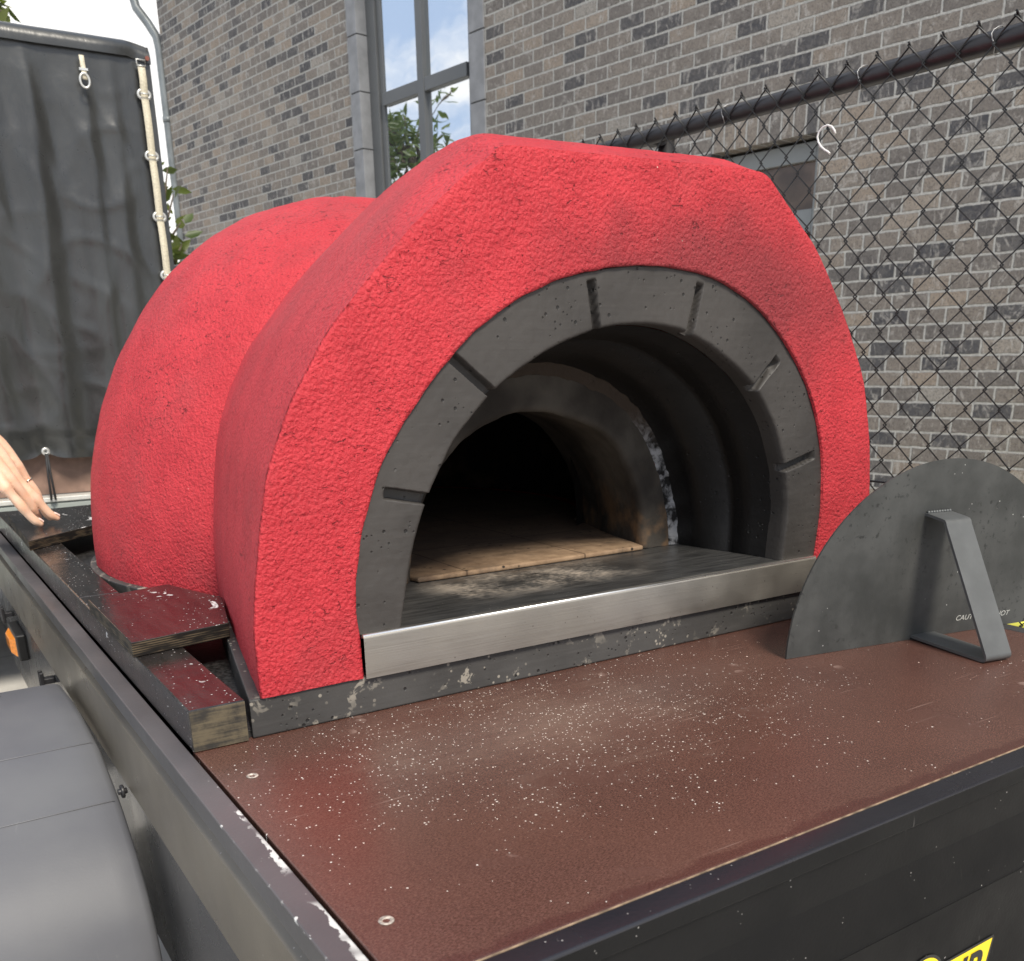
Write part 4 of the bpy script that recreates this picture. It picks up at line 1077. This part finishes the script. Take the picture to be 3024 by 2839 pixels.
# eyelet in the hem, elastic cord
ring('eyelet', .5534, -.3050, .0105, .0105, .0058, TT, TY-.014)
cdm = MB()
for dx in (-.004, .006):
    cdm.tube([Zc((.5534+dx*.5,TY-.024,-.312)), Zc((.5500+dx,TY-.03,-.40)), Zc((.5490+dx*1.6,TY-.035,-.496))], .0045, 8)
link('elastic_cord', cdm, M_CORD, TT)
stn = MB(); stn.tube([Zc((.5497,TY-.03,-.495)), Zc((.5497,TY-.046,-.495))], .0055, 10); link('stud', stn, M_EYE, TT)
for xe in (-.3, .13, .97): 
    ring('eyelet', xe, -.305, .0105, .0105, .0058, TT, TY-.016)
def ty(name, mat, boxes, bevel=.002):
    mb = MB()
    for a, b in boxes: mb.box(Zc(a), Zc(b))
    return link(name, mb, mat, TT, bevel=bevel)
ty('ply_panel', M_PLYPANEL, [((X0+.01,TY+.075,-.484),(X1-.01,TY+.09,-.20))])
ty('alu_rail', M_ALU, [((X0,TY-.020,-.504),(X1,TY+.074,-.4865))])
ty('tailboard', M_GREYB, [((X0,TY-.006,-.80),(X1,TY+.03,-.505)),((X0,TY-.016,-.535),(X1,TY-.007,-.512))])
ty('side_board', M_GREYB, [((X1-.03,TY+.031,-.80),(X1-.002,TY+2.78,-.33))]); ty('side_board', M_GREYB, [((X0+.002,TY+.031,-.80),(X0+.03,TY+2.78,-.33))])
ty('bed', M_FRONT, [((X0+.031,TY+.031,-.80),(X1-.031,TY+2.78,-.76))])
for xw in (X0+.05, X1-.20):
    for yw in (TY+1.2, TY+1.9):
        wh = MB(); cz = -CZ+.28
        wh.grid([[Zc((xw+dx, yw+r_*cos(a), cz+r_*sin(a))) for a in [2*pi*i/36 for i in range(36)]] for dx, r_ in ((.0,.001),(.0,.17),(-.005,.24),(.02,.28),(.12,.28),(.145,.24),(.14,.17),(.14,.001))], True); link('wheel', wh, M_RUBBER, TT)

# ------------------------------------------------------------------ trees
def leafmesh(mb, p, d, L, W, rng, n_=None):
    d = Vector(d).normalized(); r = Vector((rng.gauss(0,1), rng.gauss(0,1), rng.gauss(0,1)))
    s = d.cross(r)
    if s.length < 1e-3: s = Vector((1,0,0))
    s.normalize(); n_ = d.cross(s)
    P = [p, p+d*L*.3+s*W*.5+n_*.04*L, p+d*L*.65+s*W*.42, p+d*L-n_*.10*L, p+d*L*.65-s*W*.42, p+d*L*.3-s*W*.5+n_*.04*L]
    mb.add(P, [(0,1,2,3),(0,3,4,5)], True)
def tree(name, label, base, crown_c, crown_r, nb, nl, L, W, mat, seed, group=None, droop=.3, extra=()):
    rng = random.Random(seed); base = Vector(base); cc = Vector(crown_c); cr = Vector(crown_r)
    T = thing(name, label, 'tree', tuple(base), 0, group)
    tk = MB(); topp = Vector((cc.x, cc.y, cc.z+.5*cr.z))
    pts = [base.lerp(topp, u)+Vector((.05*sin(u*7+seed),.05*cos(u*5+seed),0))*(u>0) for u in [i/10 for i in range(11)]]
    H = (topp-base).length
    tk.tube(pts, [max(.012, .03*H/2*(1-.85*i/10)*.8) for i in range(11)], 10)
    TK = link('trunk', tk, M_BARK, T)
    bb = MB(); lf = MB()
    targets = []
    for i in range(nb):
        while True:
            q = Vector((rng.uniform(-1,1), rng.uniform(-1,1), rng.uniform(-1,1)))
            if .25 < q.length < 1: break
        q = q*(.75+.35*noise.noise(q*2+Vector((seed,0,0))))
        targets.append(cc+Vector((q.x*cr.x, q.y*cr.y, q.z*cr.z)))
    targets += [Vector(e) for e in extra]
    for q in targets:
        u = min(.97, max(.25, ((q.z-base.z)-.35*(q-cc).length)/max(.1, topp.z-base.z)))
        s = pts[int(u*10)]
        mid = s.lerp(q, .5)+Vector((0,0,.12*(q-s).length))
        cur = [s, mid, q]
        bb.tube(cur, [.018, .011, .004], 5)
        for k in range(nl):
            w_ = rng.random()**.6; p = s.lerp(mid, w_*2) if w_ < .5 else mid.lerp(q, (w_-.5)*2)
            if w_ < .3: continue
            d = (q-s).normalized()*.5+Vector((rng.gauss(0,.7), rng.gauss(0,.7), rng.gauss(0,.5)-droop))
            p = p+Vector((rng.gauss(0,.05), rng.gauss(0,.05), rng.gauss(0,.05)))
            leafmesh(lf, p, d, L*rng.uniform(.7,1.2), W*rng.uniform(.8,1.2), rng)
    link('branches', bb, M_BARK, T); link('crown', lf, mat, T)
    return T
tree('leafy_tree', 'slender leafy tree in the gap between tarpaulin and downpipe', (2.20, 8.3, 0), (2.15, 8.2, CZ+.62), (.10, .35, .80), 18, 8, .15, .058, M_LEAF, 5, 'young trees behind the covered trailer',
     extra=[(2.18,8.,CZ+1.42),(2.20,8.,CZ+1.24),(2.23,8.0,CZ+1.05),(2.22,8,CZ+.9)])
tree('leafy_tree', 'leafy tree whose top shows over the left end of the tarpaulin', (.80, 8.2, 0), (.78, 8.1, CZ+2.0), (.50, .5, .75), 46, 12, .13, .05, M_LEAF, 11, 'young trees behind the covered trailer',
     extra=[(1.27,8.,CZ+2.28),(1.33,8.,CZ+2.19),(1.20,8.0,CZ+2.36)])
tree('leafy_tree', 'broad tree seen mirrored in the tall window glass', (-1.45, 13.6, 0), (-1.40, 13.5, CZ+2.35), (1.6, 1.6, 2.1), 150, 20, .20, .05, M_LEAF2, 23, 'young trees behind the covered trailer', .5)
# low dark hedge by the building corner
hg = MB(); rng = random.Random(9)
HG = thing('hedge', 'low dark clipped hedge by the building corner', 'hedge', (2.6, 9.6, 0))
for i in range(2600):
    p = Vector((2.6+rng.uniform(-1.1,.45), 9.6+rng.uniform(-.35,.35), rng.uniform(.05, CZ+.72+.05*noise.noise(Vector((i*.37,0,0))))))
    leafmesh(hg, p, (rng.gauss(0,1), rng.gauss(0,1), rng.gauss(0,1)), .09, .045, rng)
link('foliage', hg, mat_leaf('dark_hedge_leaf', (.012,.018,.010), (.035,.04,.022)), HG)
st3 = MB()
for i in range(9): st3.tube([(1.6+.17*i, 9.6, 0), (1.6+.17*i+.03, 9.62, CZ+.5)], [.02,.006], 6)
link('stems', st3, M_BARK, HG)

# ------------------------------------------------------------------ person (only the left hand reaches into the picture)
PR = thing('person', 'person in a blue shirt resting a ringed left hand on the far board', 'person', (-.30, 2.62, 0))
def skin_obj(chains, sub=2, vox=None, smooth=0):
    bm = bmesh.new(); lay = bm.verts.layers.skin.verify(); cache = {}
    first = None
    def vert(p, r):
        key = tuple(round(c, 5) for c in p)
        if key not in cache:
            v = bm.verts.new(p); v[lay].radius = (r, r) if not hasattr(r, '__len__') else r; cache[key] = v
        return cache[key]
    for ch in chains:
        pv = None
        for p, r in ch:
            v = vert(p, r)
            if first is None: first = v; v[lay].use_root = True
            if pv is not None and pv is not v:
                try: bm.edges.new((pv, v))
                except ValueError: pass
            pv = v
    me = bpy.data.meshes.new('skin'); bm.to_mesh(me); bm.free()
    o = bpy.data.objects.new('skin_tmp', me); COL.objects.link(o)
    o.modifiers.new('s', 'SKIN').use_smooth_shade = True
    sb = o.modifiers.new('ss', 'SUBSURF'); sb.levels = sub; sb.render_levels = sub
    if vox:
        rmod = o.modifiers.new('r', 'REMESH'); rmod.mode = 'VOXEL'; rmod.voxel_size = vox; rmod.use_smooth_shade = True
        if smooth:
            sm = o.modifiers.new('sm', 'SMOOTH'); sm.factor = .5; sm.iterations = smooth
    dg = bpy.context.evaluated_depsgraph_get(); dg.update()
    r = bpy.data.meshes.new_from_object(o.evaluated_get(dg))
    mb = MB(); mb.add([tuple(v.co) for v in r.vertices], [tuple(p.vertices) for p in r.polygons], True)
    COL.objects.unlink(o); bpy.data.objects.remove(o)
    return mb
def H(x, y, z): return (x, y, z+CZ)
wr = H(.165,2.375,-.105); pc = H(.200,2.372,-.165)
elb = H(.02,2.45,.02); shd = H(-.22,2.44,.10)
tipz = -.3245
def capsules(chains, vox, smooth):
    mb = MB()
    for ch in chains:
        P = [Vector(p) for p, r in ch]; Rr = [r for p, r in ch]; pts = []; rad = []
        for i in range(len(P)-1):
            p0, p1, p2, p3 = P[max(i-1,0)], P[i], P[i+1], P[min(i+2,len(P)-1)]
            for k in range(6):
                u = k/6.; pts.append(.5*((2*p1)+(-p0+p2)*u+(2*p0-5*p1+4*p2-p3)*u*u+(-p0+3*p1-3*p2+p3)*u**3)); rad.append(Rr[i]+(Rr[i+1]-Rr[i])*(u*u*(3-2*u)))
        pts.append(P[-1]); rad.append(Rr[-1])
        for end in (0, 1):                       # rounded ends
            c = pts[0] if end == 0 else pts[-1]; r_ = rad[0] if end == 0 else rad[-1]
            d = (pts[0]-pts[1]).normalized() if end == 0 else (pts[-1]-pts[-2]).normalized()
            cap = [(c+d*r_*sin(a), r_*cos(a)) for a in (.35,.7,1.05,1.35,1.5)]
            if end == 0: pts = [q for q, _ in cap[::-1]]+pts; rad = [q for _, q in cap[::-1]]+rad
            else: pts += [q for q, _ in cap]; rad += [q for _, q in cap]
        mb.tube(pts, rad, 16)
    me = bpy.data.meshes.new('caps'); me.from_pydata([tuple(v) for v in mb.v], [], mb.f); me.update()
    o = bpy.data.objects.new('caps_tmp', me); COL.objects.link(o)
    rm = o.modifiers.new('r', 'REMESH'); rm.mode = 'VOXEL'; rm.voxel_size = vox; rm.use_smooth_shade = True
    sm = o.modifiers.new('sm', 'SMOOTH'); sm.factor = .5; sm.iterations = smooth
    dg = bpy.context.evaluated_depsgraph_get(); dg.update()
    r = bpy.data.meshes.new_from_object(o.evaluated_get(dg)); out = MB()
    out.add([tuple(v.co) for v in r.vertices], [tuple(p.vertices) for p in r.polygons], True)
    COL.objects.unlink(o); bpy.data.objects.remove(o); return out
hand = [
 [(elb,.043),(H(.09,2.415,-.045),.037),(wr,.026),(H(.186,2.372,-.140),.026)],
 # metacarpals, then index, middle, ring and little finger; the thumb tucked underneath
 [(wr,.022),(H(.186,2.345,-.178),.0170),(H(.2095,2.318,-.236),.0138)],
 [(wr,.022),(H(.204,2.362,-.152),.0165),(H(.2320,2.352,-.210),.0140)],
 [(wr,.022),(H(.214,2.388,-.142),.0160),(H(.2465,2.386,-.198),.0132)],
 [(wr,.022),(H(.212,2.412,-.142),.0150),(H(.2415,2.418,-.198),.0120)],
 [(H(.195,2.35,-.17),.016),(H(.225,2.37,-.19),.014),(H(.225,2.40,-.18),.014)],
 [(H(.2095,2.318,-.236),.0134),(H(.2205,2.316,-.2545),.0103),(H(.2335,2.315,-.2765),.0112),(H(.2440,2.317,-.2950),.0092),(H(.2550,2.319,-.3100),.0094),(H(.2645,2.321,-.3175),.0072)],
 [(H(.2320,2.352,-.210),.0136),(H(.2465,2.350,-.2345),.0106),(H(.2655,2.349,-.2635),.0116),(H(.2785,2.351,-.2845),.0094),(H(.2915,2.354,-.3040),.0097),(H(.3040,2.357,-.3130),.0074)],
 [(H(.2465,2.386,-.198),.0130),(H(.2600,2.388,-.228),.0100),(H(.2730,2.389,-.256),.0108),(H(.2810,2.391,-.284),.0088),(H(.2880,2.393,-.3050),.0088),(H(.2950,2.395,-.3165),.0068)],
 [(H(.2415,2.418,-.198),.0116),(H(.2520,2.422,-.226),.0088),(H(.2610,2.424,-.256),.0092),(H(.2670,2.426,-.286),.0076),(H(.2725,2.428,-.3065),.0076),(H(.2770,2.430,-.3180),.0060)],
 [(H(.192,2.348,-.165),.016),(H(.2200,2.334,-.215),.0130),(H(.2440,2.340,-.258),.0108),(H(.2560,2.346,-.284),.0098),(H(.2620,2.351,-.297),.0075)],
]
hm = capsules(hand, .0017, 3)

PX, PY = -.30, 2.52
body = [
 [((PX,PY,.98),(.135,.16)),((PX,PY,1.12),(.12,.14)),((PX+.02,PY,1.30),(.125,.16)),((PX+.02,PY,1.42),(.09,.14)),((PX+.02,PY,1.49),(.055,.055)),((PX+.045,PY,1.56),(.055,.055)),((PX+.06,PY,1.64),(.085,.075)),((PX+.05,PY,1.73),(.07,.062))],
 [((PX,PY,.98),(.135,.16)),((PX,PY-.10,.86),(.085,.085)),((PX+.02,PY-.10,.50),(.058,.058)),((PX,PY-.10,.10),(.038,.038)),((PX+.10,PY-.11,.045),(.035,.035))],
 [((PX,PY,.98),(.135,.16)),((PX,PY+.10,.86),(.085,.085)),((PX+.02,PY+.11,.50),(.058,.058)),((PX-.02,PY+.12,.10),(.038,.038)),((PX+.08,PY+.13,.045),(.035,.035))],
 [((PX+.02,PY,1.42),(.09,.14)),(shd,(.058,.058)),(elb,(.043,.043))],
 [((PX+.02,PY,1.42),(.09,.14)),((PX+.02,PY+.19,1.38),(.055,.055)),((PX,PY+.24,1.12),(.042,.042)),((PX+.12,PY+.24,.92),(.03,.03)),((PX+.17,PY+.24,.84),(.026,.018)),((PX+.20,PY+.24,.77),(.016,.012))],
]
bmh = skin_obj(body, 2)
hm.add(bmh.v, bmh.f, True)
fc = capsules([[((PX+.120,PY,1.690),.011),((PX+.138,PY,1.655),.015)], [((PX+.045,PY-.083,1.68),.014),((PX+.045,PY-.085,1.645),.012)], [((PX+.045,PY+.083,1.68),.014),((PX+.045,PY+.085,1.645),.012)], [((PX+.118,PY-.022,1.622),.007),((PX+.124,PY,1.622),.009),((PX+.118,PY+.022,1.622),.007)]], .003, 2)
hm.add(fc.v, fc.f, True)
link('body', hm, M_SKIN, PR)
for dy in (-.03, .03):
    ey = MB(); ey.tube([(PX+.112,PY+dy,1.686),(PX+.124,PY+dy,1.686),(PX+.128,PY+dy,1.686)], [.012,.010,.003], 12); link('eye', ey, M_ENGRAVE, PR)
def nail(p, d, up, L, W):
    p = Vector(p); d = Vector(d).normalized(); up = Vector(up); s = d.cross(up).normalized(); up = s.cross(d).normalized()
    mb = MB(); rows = []
    for i in range(7):
        u = i/6; ww = W*(1 if .15 < u < .8 else .75); rows.append([p+d*L*(u-.5)+s*ww*v*.5+up*(.0012-.0022*v*v-.0016*abs(u-.4)) for v in (-1,-.6,-.2,.2,.6,1)])
    mb.grid(rows, False, True); return mb
link('nail', nail(H(.2680,2.3195,-.3085), (.72,.02,-.60), (.6,-.12,.75), .0125, .0105), M_NAIL, PR)
link('nail', nail(H(.3060,2.3550,-.3032), (.80,.03,-.52), (.52,-.12,.82), .0135, .0112), M_NAIL, PR)
rg = MB(); c = Vector(H(.2605,2.3880,-.2295)); ax = Vector((.013,.001,-.028)).normalized(); e1 = ax.cross(Vector((0,1,0))).normalized(); e2 = ax.cross(e1)
rg.tube([c+(.0112*cos(a))*e1+(.0112*sin(a))*e2 for a in [2*pi*i/24 for i in range(25)]], .0013, 6, cap=False); link('ring', rg, M_GOLD, PR)
shirt = skin_obj([[((PX,PY,.86),(.158,.182)),((PX,PY,.97),(.155,.18)),((PX,PY,1.12),(.14,.16)),((PX+.02,PY,1.30),(.142,.175)),((PX+.02,PY,1.43),(.10,.15)),((PX+.02,PY,1.47),(.07,.075))],
  [((PX+.02,PY,1.43),(.10,.15)),(shd,(.075,.075)),(H(-.08,2.445,.055),(.066,.066))],
  [((PX+.02,PY,1.43),(.10,.15)),((PX+.02,PY+.19,1.38),(.072,.072)),((PX,PY+.24,1.16),(.060,.060))]], 2)
link('shirt', shirt, M_SHIRT, PR)
trs = skin_obj([[((PX,PY,1.06),(.14,.162)),((PX,PY,.94),(.15,.17))],
  [((PX,PY,.94),(.15,.17)),((PX,PY-.10,.84),(.102,.10)),((PX+.02,PY-.10,.50),(.075,.075)),((PX,PY-.10,.12),(.060,.060))],
  [((PX,PY,.94),(.15,.17)),((PX,PY+.10,.84),(.102,.10)),((PX+.02,PY+.11,.50),(.075,.075)),((PX-.02,PY+.12,.12),(.060,.060))]], 2)
link('trousers', trs, M_TROUSER, PR)
hr = skin_obj([[((PX+.0,PY,1.56),(.06,.06)),((PX+.01,PY,1.66),(.092,.088)),((PX+.035,PY,1.755),(.080,.074))]], 2); link('hair', hr, M_HAIR, PR)
for dy, dx in ((-.10,0),(.12,-.02)):
    s_ = skin_obj([[((PX-.05+dx,PY+dy,.05),(.046,.046)),((PX+.07+dx,PY+dy,.045),(.045,.05)),((PX+.17+dx,PY+dy,.035),(.034,.042))]], 2); link('shoe', s_, M_SHOE, PR)
